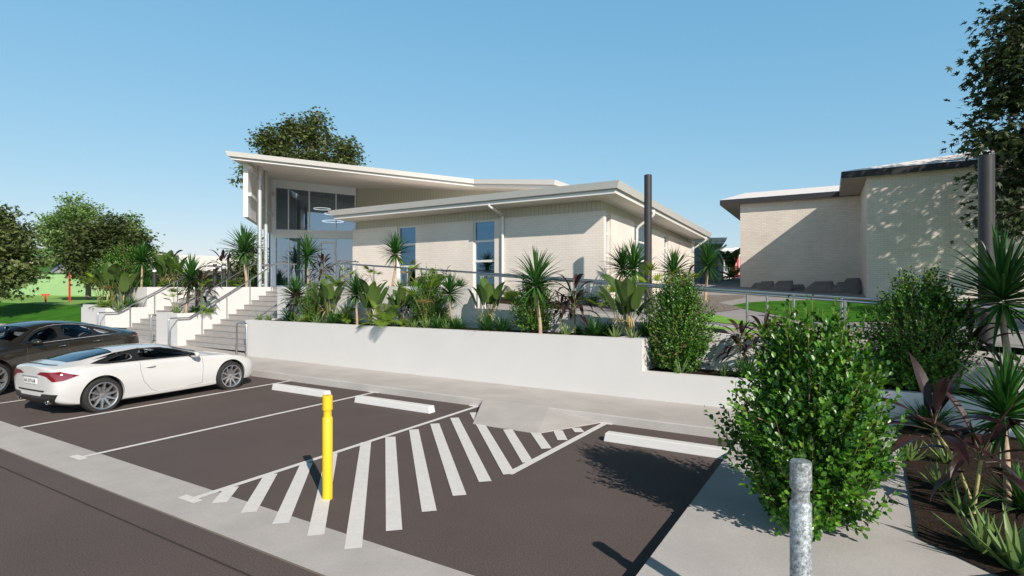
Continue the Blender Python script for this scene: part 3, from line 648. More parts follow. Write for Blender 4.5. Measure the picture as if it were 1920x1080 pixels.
# wall to the right of the glazing, under the skillion, and blue side wall left of it
e = MB(); x1 = -9.9; e.add([(GR.x, GR.y, 2.0), (x1, GR.y, 2.0), (x1, GR.y, sof((x1, GR.y)) + .06), (GR.x, GR.y, sof(GR) + .06), (GR.x, GR.y + .2, 2.0), (x1, GR.y + .2, 2.0)], [(0, 1, 2, 3), (1, 0, 4, 5)])
e.add([(x1, GR.y, 2.0), (x1 - .4, GR.y + 9, 2.0), (x1 - .4, GR.y + 9, sof((x1, GR.y + 9)) + .06), (x1, GR.y, sof((x1, GR.y)) + .06)], [(0, 1, 2, 3)])
e.build('upper_cladding', clad_m, MBn)
e = MB(); a, b = gpt(-.24, 0), gpt(-.24, 7); e.obox(a + gn * .12, b, .12, 1.8, 0, sof(a) + .05, sof(b) + .05); e.build('blue_side_wall', clad_blue, MBn)
# hanging sun screen with its rails
sa, sb = Vector(DP(465, 540, 20.8)[:2]), Vector(DP(509.5, 540, 26.8)[:2])
SC = MB(); zb_, zt_a, zt_b = 4.84, sof(sa) + .03, sof(sb) + .03
SC.obox(sa, sb, .16, zb_, 0, zt_a, zt_b); SC.build('sun_screen', white_metal, MBn)
e = MB()
for zr in (6.62, 5.62): e.obox(sa - gn * 0 + gu * .0 - gn * .03, sb, -.12, zr, zr + .12)
scr = e.build('screen_rail', white_metal, MBn)
# steel columns
for (px, d) in [(487.0, 21.6), (498.5, 23.2)]:
    p = DP(px, 540, d); zt = sof((p.x, p.y)) + .05
    e = MB(); e.lathe([(.078, TZ - .1), (.078, zt)], 20, (p.x, p.y, 0)); tag(e.build('column', galv, MBn), None)
# downpipes
def downpipe(pts, r=.052, label=None):
    e = MB(); e.tube(pts, r, 12, True, True); e.build('downpipe', white_metal, MBn)
a = YP(917, 381, 15.62); downpipe([(a.x, 15.64, 5.08), (a.x, 15.62, 4.94), (a.x + .07, 15.66, 4.90), (-10.42, FY + .02, 4.74), (-10.36, FY - .062, 4.66), (-10.36, FY - .062, 1.5)])
for y in (19.72, 29.5):
    xr = -5.95 - .034 * (y - 15.4); zt = 5.32 - .019 * (y - 15.42) - .3; xw = sidex(y, .062 if y < 29 else 0)
    downpipe([(xr, y, zt + .05), (xr, y, zt - .12), (xr - .05, y, zt - .17), (xw + .08, y, zt - .50), (xw, y, zt - .6), (xw, y, 1.4)])

# ------------------------------------------------------------------ rear annexe and far white house (between the buildings)
AX = empty('rear_annexe', (0, 0, 0), 0, 'small dark blue annexe with a pale gutter behind the far end of the brick building', 'building')
a0 = DP(1300, 540, 36.5); a1 = DP(1331, 540, 36)
e = MB(); e.obox((a0.x - 2, a0.y), (a1.x, a1.y), .15, 1, 4.9); e.obox((a1.x, a1.y), (a1.x - .3, a1.y + 6), .15, 1, 4.9); e.build('wall', clad_blue, AX)
q = [DP(1300, 540, 36), DP(1364, 540, 34.5), DP(1352, 540, 40.5), DP(1300, 540, 41)]
roof(AX, [(p.x, p.y) for p in q], lambda x, y: EYE + 94 / FPX * 36 - .06 * ((x * CS + y * SN) - 11.5), NAM, PROF, [roof_grey, fascia_m, gap_m, gap_m, gap_m, fascia_m], soffit_m)
e = MB(); e.tube([DP(1362, 459, 35), DP(1357, 463, 35), DP(1336, 474, 35.8), DP(1334, 478, 35.9), DP(1334, 520, 35.9)], .055, 8); e.build('downpipe', white_metal, AX)
e = MB(); c0 = DP(1318, 540, 34); c1 = DP(1345, 540, 33.5); e.obox((c0.x, c0.y), (c1.x, c1.y), .15, 1, EYE + 48 / FPX * 34, EYE + 58 / FPX * 34, EYE + 44 / FPX * 34); tag(e.build('screen_wall', mat('slate_render', (0.13, 0.14, 0.17), 0.8)), 'slate grey low wall standing behind the far end of the brick building', 'wall')
WH = empty('far_house', (0, 0, 0), 0, 'distant white veranda building with slatted screen and red doors between the two brick buildings', 'building')
def fb(x0, x1, y0, y1, d, th, nm, m):
    a = DP(x0, 540, d); b = DP(x1, 540, d); e = MB(); z0, z1 = sorted((EYE + (540 - y0) / FPX * d, EYE + (540 - y1) / FPX * d)); e.obox((a.x, a.y), (b.x, b.y), th, z0, z1); return e.build(nm, m, WH)
fb(1326, 1410, 540, 472, 56, .3, 'wall', render_white); fb(1320, 1376, 465, 471, 50, 3.5, 'roof', white_metal); fb(1376, 1412, 464, 470, 51, 3.5, 'roof', white_metal)
fb(1363, 1371, 530, 471, 51, .4, 'column', white_metal)
e = MB()
for k in range(12):
    a = DP(1337 + k * 2.3, 540, 52); e.box(a.x - .03, a.x + .03, a.y, a.y + .12, EYE, EYE + 66 / FPX * 52)
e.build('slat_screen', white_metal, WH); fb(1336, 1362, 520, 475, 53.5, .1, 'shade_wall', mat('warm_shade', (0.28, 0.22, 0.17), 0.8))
fb(1371, 1412, 477, 473.5, 51.5, .3, 'red_beam', red_m)
for x in (1376.5, 1382.5, 1388.5): fb(x, x + 3, 532, 480, 54, .2, 'red_door', red_m)
fb(1350, 1372, 532, 509, 49.5, .2, 'low_wall', render_white)
e = MB(); a, b = DP(1366, 540, 47), DP(1392, 540, 47); e.obox((a.x, a.y), (b.x, b.y), .5, 2.2, 2.28); c = DP(1370, 540, 47); e.obox((c.x, c.y), (c.x + .3, c.y + .1), .4, 1.5, 2.199); c = DP(1385, 540, 47); e.obox((c.x, c.y), (c.x + .3, c.y + .1), .4, 1.5, 2.198)
tag(e.build('bench', render_white), 'pale bench in front of the distant white building', 'bench')
e = MB(); a, b = DP(1340, 540, 44), DP(1420, 540, 44); e.obox((a.x, a.y), (b.x, b.y), 2.5, 1.0, EYE + 14 / FPX * 44); structure('far_step', e, concrete)

# ------------------------------------------------------------------ brick hall on the right
HB = empty('brick_hall', (0, 0, 0), 0, 'tall windowless pale brick hall with a dark fascia and ribbed roof on the right', 'building')
H2Y, H1Y, HX = 26.0, 30.9, 0.45
HT = 6.57
e = MB(); e.box(HX, 30, H2Y, H2Y + .3, .9, HT + .02); e.build('wall', brick2_m, HB)
e = MB(); e.obox((HX, H2Y + .3), (HX - .17, H1Y), -.3, .9, HT + .02); e.build('wall', brick2_m, HB)
xl = YP(1388, 540, H1Y).x
e = MB(); e.box(xl, HX - .171, H1Y, H1Y + .3, .9, HT + .02); e.build('wall', brick2_m, HB)
e = MB(); e.box(xl + .002, xl + .3, H1Y + .3, H1Y + 14, .9, HT + .01); e.build('wall', brick2_m, HB)
# roofs: dark fascia, ribbed sheets rising behind, dark raking soffit at the left ends
hipk = .45
_f = YP(1577.4, 326, H2Y - .35); _t = next(k * .01 for k in range(1, 4000) if (lambda X, Y: 960 + FPX * (X * CS + Y * SN) / (-X * SN + Y * CS))(_f.x + k * .01, _f.y + k * .01 * hipk) >= 1816)
_X, _Y = _f.x + _t, _f.y + _t * hipk; hipr = (EYE + (540 - 286) / FPX * (-_X * SN + _Y * CS) - (HT + .224)) / _t
def hall_roof(x0, x1, y, zt, zb, run, rise, soff_y, nm):
    f = MB(); f.add([(x0, y, zb), (x1, y, zb), (x1, y, zt), (x0, y, zt), (x0, y + .06, zb), (x1, y + .06, zb)], [(0, 1, 2, 3), (0, 4, 5, 1)])
    f.add([(x0, y, zb), (x0, y, zt), (x0 - .034 * 12, y + 12, zt), (x0 - .034 * 12, y + 12, zb)], [(0, 1, 2, 3)]); f.build('fascia', roof_dark, HB)
    if nm == 'a': hx = x0 + 24; s_ = MB(); s_.add([(x0, y - .02, zt + .004), (x1 + 20, y - .02, zt + .004), (x1 + 20, y + hipk * 24, zt + hipr * 24), (hx, y + hipk * 24, zt + hipr * 24)], [(0, 1, 2, 3)])
    else: s_ = MB(); s_.add([(x0, y - .02, zt + .004), (x1, y - .02, zt + .004), (x1, y + run, zt + rise), (x0 + .35, y + run, zt + rise)], [(0, 1, 2, 3)])
    s_.build('roof_sheet', roof_grey, HB)
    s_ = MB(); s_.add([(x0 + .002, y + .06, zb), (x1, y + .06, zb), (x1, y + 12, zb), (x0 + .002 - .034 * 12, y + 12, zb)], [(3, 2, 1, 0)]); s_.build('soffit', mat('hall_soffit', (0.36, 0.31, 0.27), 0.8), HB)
f2 = YP(1577.4, 335, H2Y - .35); f2t = YP(1577.4, 326, H2Y - .35)
hall_roof(f2.x, 30, H2Y - .35, HT + .22, HT - .04, 9.0, 2.3, 0, 'a')
f1 = YP(1349.6, 385, H1Y - .35)
hall_roof(f1.x, HX + .3, H1Y - .35, HT + .20, HT - .06, 6.0, 1.22, 0, 'b')
if False: e = MB(); e.add([(xl - .45, H1Y - .3, HT), (xl, H1Y - .3, HT), (xl, H1Y - .3, HT - .75), (xl - .45, H1Y + .1, HT), (xl, H1Y + .1, HT), (xl, H1Y + .1, HT - .75)], [(0, 2, 1), (0, 3, 5, 2), (3, 4, 5)])
# rocks
def rock(px0, px1, pt, pb, y, label, seed):
    rnd = random.Random(seed); a, b = YP(px0, 545, y), YP(px1, 545, y); cx = (a.x + b.x) / 2; wd = (b.x - a.x); zt = YP(cx and (px0 + px1) / 2, pt, y).z; zb = yard(cx, y) - .05
    bm = bmesh.new(); h = zt - zb; m_ = rnd.uniform(-.15, .2)
    for (x, yy, z) in [(-.5, -.1, 0), (-.38, -.42, 0), (.42, -.45, 0), (.5, .1, 0), (-.4, .4, 0), (.4, .4, 0), (-.46, -.2, .30), (-.30 + m_, -.34, .62 + m_), (-.10, .25, .9), (.36, -.38, .70), (.45, -.05, 1.0), (-.12 + m_, -.05, .97), (.5, -.2, .55), (.1 + m_, -.46, .35)]:
        bm.verts.new(((x + rnd.uniform(-.05, .05)) * wd, (yy + rnd.uniform(-.06, .06)) * wd * .75, max(0, z + (rnd.uniform(-.08, .04) if z > 0 and z < .95 else 0)) * h))
    bmesh.ops.convex_hull(bm, input=bm.verts); bmesh.ops.delete(bm, geom=[v for v in bm.verts if not v.link_faces], context='VERTS')
    me = bpy.data.meshes.new('boulder'); bm.to_mesh(me); bm.free(); me.materials.append(rock_m)
    o = bpy.data.objects.new('boulder', me); COL.objects.link(o); o.location = (cx, y, zb); tag(o, label, 'boulder', 'angular dark boulders against the brick hall')
rock(1407, 1434, 530, 549, 30.0, 'smallest leftmost angular boulder, half hidden by its neighbour', 3)
rock(1418, 1452, 527, 552, 29.2, 'second angular boulder from the left, with an upright right face', 8)
rock(1444, 1487, 526, 554, 29.0, 'third angular boulder from the left, before the gap in the row', 12)
rock(1480, 1509, 533, 553, 29.8, 'low boulder in the middle of the row, tucked behind its left neighbour', 21)
rock(1506, 1564, 527, 556, 28.8, 'widest flat topped angular boulder, right of the middle', 33)
rock(1570, 1616, 521, 545, 30.0, 'highest angular boulder at the right end by the wall corner', 41)
rock(1556, 1613, 528, 556, 28.7, 'front boulder at the right end, leaning on the highest one', 55)
e = MB(); a, b = YP(1440, 545, 28.2), YP(1622, 545, 28.2); e.box(a.x, HX - .3, 28.3, 30.8, 1.2, 1.98); tag(e.build('plinth', concrete_dark), 'low concrete plinth under the dark boulders', 'plinth')

# ------------------------------------------------------------------ left background
BG = empty('green_building', (0, 0, 0), 0, 'pale green walled building with a dark roof edge behind the left trees', 'building')
def db(par, x0, x1, yt0, yt1, yb, d, th, nm, m, d1=None):
    d1 = d1 or d; a = DP(x0, 540, d); b = DP(x1, 540, d1); e = MB()
    e.obox((a.x, a.y), (b.x, b.y), th, EYE + (540 - yb) / FPX * d, 0, EYE + (540 - yt0) / FPX * d, EYE + (540 - yt1) / FPX * d1); return e.build(nm, m, par)
db(BG, -260, 262, 489, 494, 556, 62, .4, 'wall', green_wall)
def slope(par, pix, nm, m):   # flat panel from (px,py,depth)
    e = MB(); vs = [DP(*p) for p in pix]; e.add(vs, [tuple(range(len(vs)))]); e.build(nm, m, par)
slope(BG, [(-260, 468, 60.5), (60, 479, 60.5), (128, 488, 60.5), (128, 491.5, 60.5), (-260, 491, 60.5)], 'roof', roof_dark)
slope(BG, [(-260, 491, 60.4), (128, 491.5, 60.4), (128, 493.6, 60.4), (-260, 494, 60.4)], 'gutter', mat('cream_gutter', (0.6, 0.5, 0.36), .6))
slope(BG, [(-260, 494, 60.4), (128, 493.6, 60.4), (128, 493.6, 62), (-260, 494, 62)], 'soffit', soffit_m)
SH = empty('shelter', (0, 0, 0), 0, 'open shelter with a dark sloping roof on a red post at the left', 'shelter')
slope(SH, [(94, 508, 44), (128, 489, 44), (190, 489, 44), (190, 480, 50), (128, 480, 50), (94, 503, 50)], 'roof', roof_dark)
slope(SH, [(94, 508, 43.9), (128, 489, 43.9), (129, 492.5, 43.9), (96, 512, 43.9)], 'rafter', mat('blue_grey_fascia', (0.13, 0.16, 0.20), .6))
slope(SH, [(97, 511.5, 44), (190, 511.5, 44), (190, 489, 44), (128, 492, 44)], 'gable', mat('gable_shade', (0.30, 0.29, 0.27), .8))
e = MB(); p = DP(130.5, 540, 41.5); e.box(p.x - .05, p.x + .05, p.y - .05, p.y + .05, 1.1, EYE + 31 / FPX * 41.5); e.build('post', red_m, SH)
t = empty('play_post', DP(85.5, 566, 40.5), R(71), 'low red T shaped post standing on the pale field at the left', 'play post')
e = MB(); e.box(-.06, .06, -.06, .06, 0, .50); e.build('post', red_m, t); e = MB(); e.box(-.26, .26, -.05, .05, .50, .57); e.box(-.2, -.1, -.052, .052, .44, .5); e.box(.1, .2, -.052, .052, .44, .5); e.build('crossbar', red_m, t)
LH = empty('long_white_building', (0, 0, 0), 0, 'long low white parapet building behind the terrace planters', 'building')
db(LH, 266, 470, 474.5, 483.5, 506, 48, .3, 'parapet', mat('pale_parapet', (0.62, 0.57, 0.56), .8), 52)
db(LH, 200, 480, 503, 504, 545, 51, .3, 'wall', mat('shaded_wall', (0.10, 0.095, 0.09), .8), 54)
slope(LH, [(266, 475, 47.8), (276, 469, 49), (284, 469, 52), (335, 477.5, 52), (335, 479, 48.6), (266, 476, 47.8)], 'roof', roof_dark)
e = MB()
for k in range(14):
    a = DP(214 + k * 2.6, 540, 47); e.box(a.x - .02, a.x + .02, a.y - .02, a.y + .02, 1.3, EYE + 30 / FPX * 47)
a, b = DP(212, 540, 47), DP(250, 540, 47); e.obox((a.x, a.y), (b.x, b.y), .04, EYE + 29 / FPX * 47, EYE + 31 / FPX * 47)
tag(e.build('fence', mat('fence_grey', (0.35, 0.36, 0.38), .6)), 'grey picket fence behind the tree trunks at the left', 'fence')
for k, (x0, x1, d) in enumerate([(390, 436, 33), (345, 384, 34)]):
    pass
# ------------------------------------------------------------------ vegetation
box_leaf = leaf_mat('box_leaf', [(0.012, 0.045, 0.006), (0.035, 0.12, 0.012), (0.07, 0.19, 0.018), (0.15, 0.30, 0.03)], 0.32, 0.22)
drac_leaf = leaf_mat('spiky_leaf', [(0.014, 0.060, 0.010), (0.032, 0.115, 0.018), (0.075, 0.19, 0.035)], 0.38, 0.15)
cord_leaf = leaf_mat('purple_leaf', [(0.016, 0.007, 0.008), (0.032, 0.014, 0.015), (0.055, 0.028, 0.027)], 0.38, 0.10, 0.5)
aloe_leaf = leaf_mat('aloe_leaf', [(0.10, 0.16, 0.045), (0.15, 0.23, 0.07), (0.12, 0.20, 0.05)], 0.45, 0.10)
pad_leaf = leaf_mat('paddle_leaf', [(0.030, 0.065, 0.014), (0.065, 0.12, 0.025), (0.12, 0.19, 0.045)], 0.42, 0.18)
fern_leaf = leaf_mat('fern_leaf', [(0.11, 0.19, 0.02), (0.17, 0.28, 0.03), (0.22, 0.33, 0.05)], 0.55, 0.3)
palm_leaf = leaf_mat('palm_leaf', [(0.16, 0.24, 0.02), (0.24, 0.34, 0.03), (0.28, 0.36, 0.05)], 0.45, 0.3)
dry_leaf = leaf_mat('dry_leaf', [(0.50, 0.36, 0.17), (0.62, 0.48, 0.25), (0.44, 0.24, 0.08)], 0.7, 0.3)
tree_leaf = leaf_mat('olive_tree_leaf', [(0.035, 0.058, 0.014), (0.075, 0.105, 0.028), (0.125, 0.16, 0.045), (0.18, 0.205, 0.07)], 0.5, 0.2)
tree_leaf2 = leaf_mat('dark_tree_leaf', [(0.020, 0.032, 0.012), (0.035, 0.055, 0.018), (0.06, 0.085, 0.025)], 0.45, 0.15)
tree_leaf3 = leaf_mat('deep_olive_leaf', [(0.022, 0.038, 0.010), (0.05, 0.072, 0.020), (0.09, 0.12, 0.034), (0.14, 0.165, 0.055)], 0.5, 0.2)
birch_leaf = leaf_mat('bright_tree_leaf', [(0.13, 0.22, 0.06), (0.20, 0.31, 0.09), (0.28, 0.39, 0.14)], 0.5, 0.3)
bark = mat('bark', (0.20, 0.15, 0.11), 0.9, vary=0.3, scale=12, bump=0.6, bscale=40)
pale_bark = mat('pale_bark', (0.42, 0.30, 0.20), 0.85, vary=0.2, scale=16, bump=0.5, bscale=50)
stem_m = mat('stem', (0.16, 0.17, 0.05), 0.6, vary=0.2, scale=20)
cane_m = mat('yellow_cane', (0.40, 0.36, 0.14), 0.6, vary=0.35, scale=22)
stalk_m = mat('purple_stalk', (0.13, 0.07, 0.05), 0.6, vary=0.2, scale=20)
twig_m = mat('twig', (0.30, 0.20, 0.10), 0.8, vary=0.2, scale=10)
flower_m = mat('dry_pod', (0.55, 0.40, 0.20), 0.7, vary=0.2, scale=10)

def blade(e, base, dirv, length, width, droop, seg=5, fold=0.25, shape=None, twist=0.0, up=Vector((0, 0, 1))):
    """a long folded leaf that arches over: two strips that meet at the midrib"""
    d = Vector(dirv).normalized(); p = Vector(base); vs = []; side0 = d.cross(up)
    if side0.length < 1e-3: side0 = Vector((1, 0, 0))
    side0.normalize()
    for i in range(seg + 1):
        t = i / seg
        wv = width * (shape(t) if shape else (1 - t) ** .6 * min(1, .45 + 2.2 * t))
        sd_ = (Matrix.Rotation(twist * t, 3, d) @ side0); nn = sd_.cross(d).normalized()
        vs += [p - sd_ * wv / 2 + nn * wv * fold, p.copy(), p + sd_ * wv / 2 + nn * wv * fold]
        d = (d + Vector((0, 0, -droop / seg * (0.4 + 1.3 * t)))).normalized()
        sn = d.cross(up)
        if sn.length > 1e-2: side0 = sn.normalized() if sn.dot(side0) > 0 else -sn.normalized()
        p = p + d * (length / seg)
    fs = []
    for i in range(seg):
        a = 3 * i; fs += [(a, a + 3, a + 4, a + 1), (a + 1, a + 4, a + 5, a + 2)]
    e.add(vs, fs, False); return p
def dirn(az, el): return Vector((math.cos(az) * math.cos(el), math.sin(az) * math.cos(el), math.sin(el)))

def veg(name, label=None, cat=None, group=None): return empty(name, (0, 0, 0), 0, label, cat, group)
def make_dracaena(seed, H=0.95, L=0.58, n=120, wd=0.046):
    rnd = random.Random(seed); t = veg('spiky_palm')
    pts = []; ang = rnd.uniform(0, 6.28); x = y = 0
    for i in range(7):
        k = i / 6; pts.append((0.06 * math.sin(k * 3 + seed) * math.cos(ang) + .02 * k, 0.06 * math.sin(k * 3 + seed) * math.sin(ang), H * k))
    e = MB(); e.tube(pts, [.034 - .014 * k / 6 for k in range(7)], 9); e.build('trunk', pale_bark, t)
    top = Vector(pts[-1]); e = MB()
    for i in range(n):
        q = (i + .5) / n; el = R((86 - 84 * (q / .78) if q < .78 else 4 - 55 * (q - .78) / .22) + rnd.uniform(-7, 7)); az = i * 2.39996 + rnd.uniform(-.2, .2)
        l = L * (rnd.uniform(.82, 1.1)) * (1.0 if q < .7 else .85)
        blade(e, top + dirn(az, el) * .02 + Vector((0, 0, .10 * (1 - q) - .02)), dirn(az, el), l, wd * rnd.uniform(.85, 1.15), .25 + .55 * max(0, math.sin(el) if el > 0 else .3) * rnd.uniform(.2, 1), 5, .28)
    e.build('leaves', drac_leaf, t); return t
def make_tuft(seed, L=0.46, n=105, wd=0.034):
    rnd = random.Random(seed); t = veg('spiky_tuft'); e = MB()
    for i in range(n):
        q = (i + .5) / n; el = R(82 - 66 * q + rnd.uniform(-7, 7)); az = i * 2.39996 + rnd.uniform(-.3, .3)
        blade(e, dirn(az, 0) * .03 + Vector((0, 0, rnd.uniform(-.01, .04))), dirn(az, el), L * rnd.uniform(.7, 1.1), wd * rnd.uniform(.8, 1.2), rnd.uniform(.2, .7), 4, .25)
    e.build('leaves', drac_leaf, t); return t
def make_aloe(seed, L=0.30, n=14, wd=0.05):
    rnd = random.Random(seed); t = veg('aloe'); e = MB()
    for i in range(n):
        q = (i + .5) / n; el = R(80 - 52 * q + rnd.uniform(-8, 8)); az = i * 2.39996 + rnd.uniform(-.3, .3)
        d = dirn(az, el); p = dirn(az, 0) * .022 * (.5 + q); l = L * rnd.uniform(.75, 1.1); cv = rnd.uniform(-.25, .55); vs = []
        for k in range(7):
            u_ = k / 6; w_ = wd * (1 - u_) ** .75 * (1 if k else .8) + .001; sd_ = d.cross(Vector((0, 0, 1))).normalized(); nn = sd_.cross(d).normalized()
            vs += [p - sd_ * w_ / 2 + nn * w_ * .12, p + nn * w_ * -.02 , p + sd_ * w_ / 2 + nn * w_ * .12, p - nn * w_ * .34]
            d = (d + Vector((0, 0, cv / 6)) * (1 if u_ > .3 else -.3)).normalized(); p = p + d * l / 6
        fs = [(4 * k + a, 4 * k + 4 + a, 4 * k + 4 + (a + 1) % 4, 4 * k + (a + 1) % 4) for k in range(6) for a in range(4)] + [(24, 25, 26, 27)]
        e.add(vs, fs, True)
    e.build('leaves', aloe_leaf, t); return t
def make_cordyline(seed, H=0.8, L=0.46, n=15, wd=0.085, heads=2, sm=None):
    rnd = random.Random(seed); t = veg('purple_cordyline')
    lf = MB(); st_ = MB(); az0 = rnd.uniform(0, 6.28)
    for h in range(heads):
        az = az0 + h * 2.4; hh = H * (1 - .28 * h); lean = (.05 + .13 * h) * H; pts = [Vector((math.cos(az) * lean * (k / 5) ** 1.4, math.sin(az) * lean * (k / 5) ** 1.4, hh * k / 5)) for k in range(6)]
        st_.tube(pts, [.013 - .0010 * k for k in range(6)], 7)
        for i in range(n):
            q = (i + .5) / n; el = R(78 - 92 * q ** .75 + rnd.uniform(-12, 12)); a = i * 2.39996 + rnd.uniform(-.3, .3); d = dirn(a, el)
            b = pts[-1] + Vector((0, 0, .05 - .12 * q)); pt = L * .30; tip = b + d * pt; st_.tube([b, tip], .0035, 4, False)
            blade(lf, tip, d, L * rnd.uniform(.75, 1.1), wd * rnd.uniform(.8, 1.15), rnd.uniform(.5, 2.3), 7, .16, lambda u_: math.sin(math.pi * min(1, (u_ * .96 + .04)) ** .8) * .98 + .02, rnd.uniform(-.6, .6))
    st_.build('stem', sm or stem_m, t); lf.build('leaves', cord_leaf, t); return t
def make_paddle(seed, H=0.9, n=9, LL=0.42, WW=0.2, dead=True):
    rnd = random.Random(seed); t = veg('paddle_leaf_plant'); st_ = MB(); lf = MB(); dr = MB()
    for i in range(n):
        a = i * 2.39996 + rnd.uniform(-.3, .3); q = (i + .5) / n; h = H * rnd.uniform(.45, 1.0) * (1 - .25 * q); out_ = .05 + .26 * q * H
        pts = [Vector((math.cos(a) * out_ * (k / 6) ** 1.6, math.sin(a) * out_ * (k / 6) ** 1.6, h * (k / 6))) for k in range(7)]
        st_.tube(pts, [.014 - .0013 * k for k in range(7)], 6, False)
        d = (pts[-1] - pts[-2]).normalized(); d = (d * 1.0 + dirn(a, .3) * rnd.uniform(-.2, .35) + Vector((0, 0, .5))).normalized()
        blade(lf, pts[-1], d, LL * rnd.uniform(.85, 1.15), WW * rnd.uniform(.8, 1.05), rnd.uniform(.1, 1.3), 8, .17, lambda u_: (math.sin(math.pi * min(1, u_ * .93 + .07) ** .85)) ** .55, rnd.uniform(-.5, .5))
    if dead:
        for i in range(7):
            a = rnd.uniform(0, 6.28); blade(dr, Vector((0, 0, H * rnd.uniform(.25, .5))) + dirn(a, 0) * .05, dirn(a, .4), H * .38, .035, 3.0, 5, .1)
    st_.build('stalks', stem_m, t); lf.build('leaves', pad_leaf, t)
    if dead: dr.build('dead_leaves', dry_leaf, t)
    return t
def make_fern(seed, L=0.55, n=15, mt=None):
    rnd = random.Random(seed); t = veg('fern'); lf = MB(); st_ = MB()
    for i in range(n):
        a = i * 2.39996 + rnd.uniform(-.3, .3); el = R(rnd.uniform(30, 75)); d = dirn(a, el); p = Vector((0, 0, .02)); l = L * rnd.uniform(.75, 1.1); N = 22; pts = [p.copy()]
        for k in range(N):
            u_ = k / N; d = (d + Vector((0, 0, -1.55 / N * (.5 + u_)))).normalized(); p = p + d * l / N; pts.append(p.copy())
            if k > 2:
                sd_ = d.cross(Vector((0, 0, 1))).normalized(); pl = l * .30 * math.sin(math.pi * (u_ * .9 + .12)) ** .8
                for s_ in (-1, 1):
                    pd = (sd_ * s_ + d * .45 + Vector((0, 0, -.12))).normalized(); w_ = l / N * 1.05; nrm = pd.cross(d).normalized()
                    q0 = p; vs = [q0 - d * w_ * .3, q0 + d * w_ * .42, q0 + pd * pl * .55 + d * w_ * .38, q0 + pd * pl - Vector((0, 0, pl * .12)), q0 + pd * pl * .55 - d * w_ * .25]
                    lf.add(vs, [(0, 1, 2, 3, 4)])
        st_.tube(pts[::3], .004, 4, False)
    st_.build('fronds', stem_m, t); lf.build('leaflets', mt or fern_leaf, t); return t
def fan(lf, p, d, l, n=17, spread=2.5, rnd=random):
    d = Vector(d).normalized(); up = Vector((0, 0, 1)); sd_ = d.cross(up).normalized(); nn = sd_.cross(d).normalized()
    for k in range(n):
        a = (k / (n - 1) - .5) * spread; dd = d * math.cos(a) + sd_ * math.sin(a) + nn * .12 * math.cos(a * 1.3)
        blade(lf, p, dd, l * rnd.uniform(.85, 1.05) * (1 - .18 * abs(a)), l * .105, rnd.uniform(.15, .5), 4, .3, lambda u_: (1 - u_) ** .5 * min(1, .2 + 1.6 * u_))
def make_fan_palm(seed, H=0.9, n=6, L=0.34, dead=2):
    rnd = random.Random(seed); t = veg('fan_palm'); st_ = MB(); lf = MB(); dr = MB()
    for i in range(n + dead):
        a = i * 2.39996 + rnd.uniform(-.4, .4); h = H * rnd.uniform(.6, 1.05) * (.6 if i >= n else 1); o = H * rnd.uniform(.12, .45)
        pts = [Vector((math.cos(a) * o * (k / 5) ** 1.5, math.sin(a) * o * (k / 5) ** 1.5, h * (k / 5))) for k in range(6)]
        st_.tube(pts, [.008 - .0008 * k for k in range(6)], 5, False)
        d = (pts[-1] - pts[-2]).normalized() + dirn(a, 0) * rnd.uniform(.5, 1.4) + Vector((0, 0, -.3 if i >= n else 0))
        fan(dr if i >= n else lf, pts[-1], d, L * rnd.uniform(.8, 1.15), 15, 2.4 if i < n else 1.2, rnd)
    st_.build('stalks', stem_m, t); lf.build('leaves', palm_leaf, t)
    if dead: dr.build('dead_leaves', dry_leaf, t)
    return t
def obovate(e, p, d, nrm, l, w_):
    d = d.normalized(); s_ = d.cross(nrm).normalized(); n2 = s_.cross(d).normalized()
    vs = [p, p + d * l * .35 - s_ * w_ * .42 + n2 * w_ * .10, p + d * l * .75 - s_ * w_ * .5 + n2 * w_ * .14, p + d * l * .98 - s_ * w_ * .2 + n2 * w_ * .03, p + d * l - n2 * w_ * .04,
          p + d * l * .98 + s_ * w_ * .2 + n2 * w_ * .03, p + d * l * .75 + s_ * w_ * .5 + n2 * w_ * .14, p + d * l * .35 + s_ * w_ * .42 + n2 * w_ * .10, p + d * l * .5]
    e.add(vs, [(0, 1, 2, 8), (8, 2, 3, 4), (8, 4, 5, 6), (0, 8, 6, 7)])
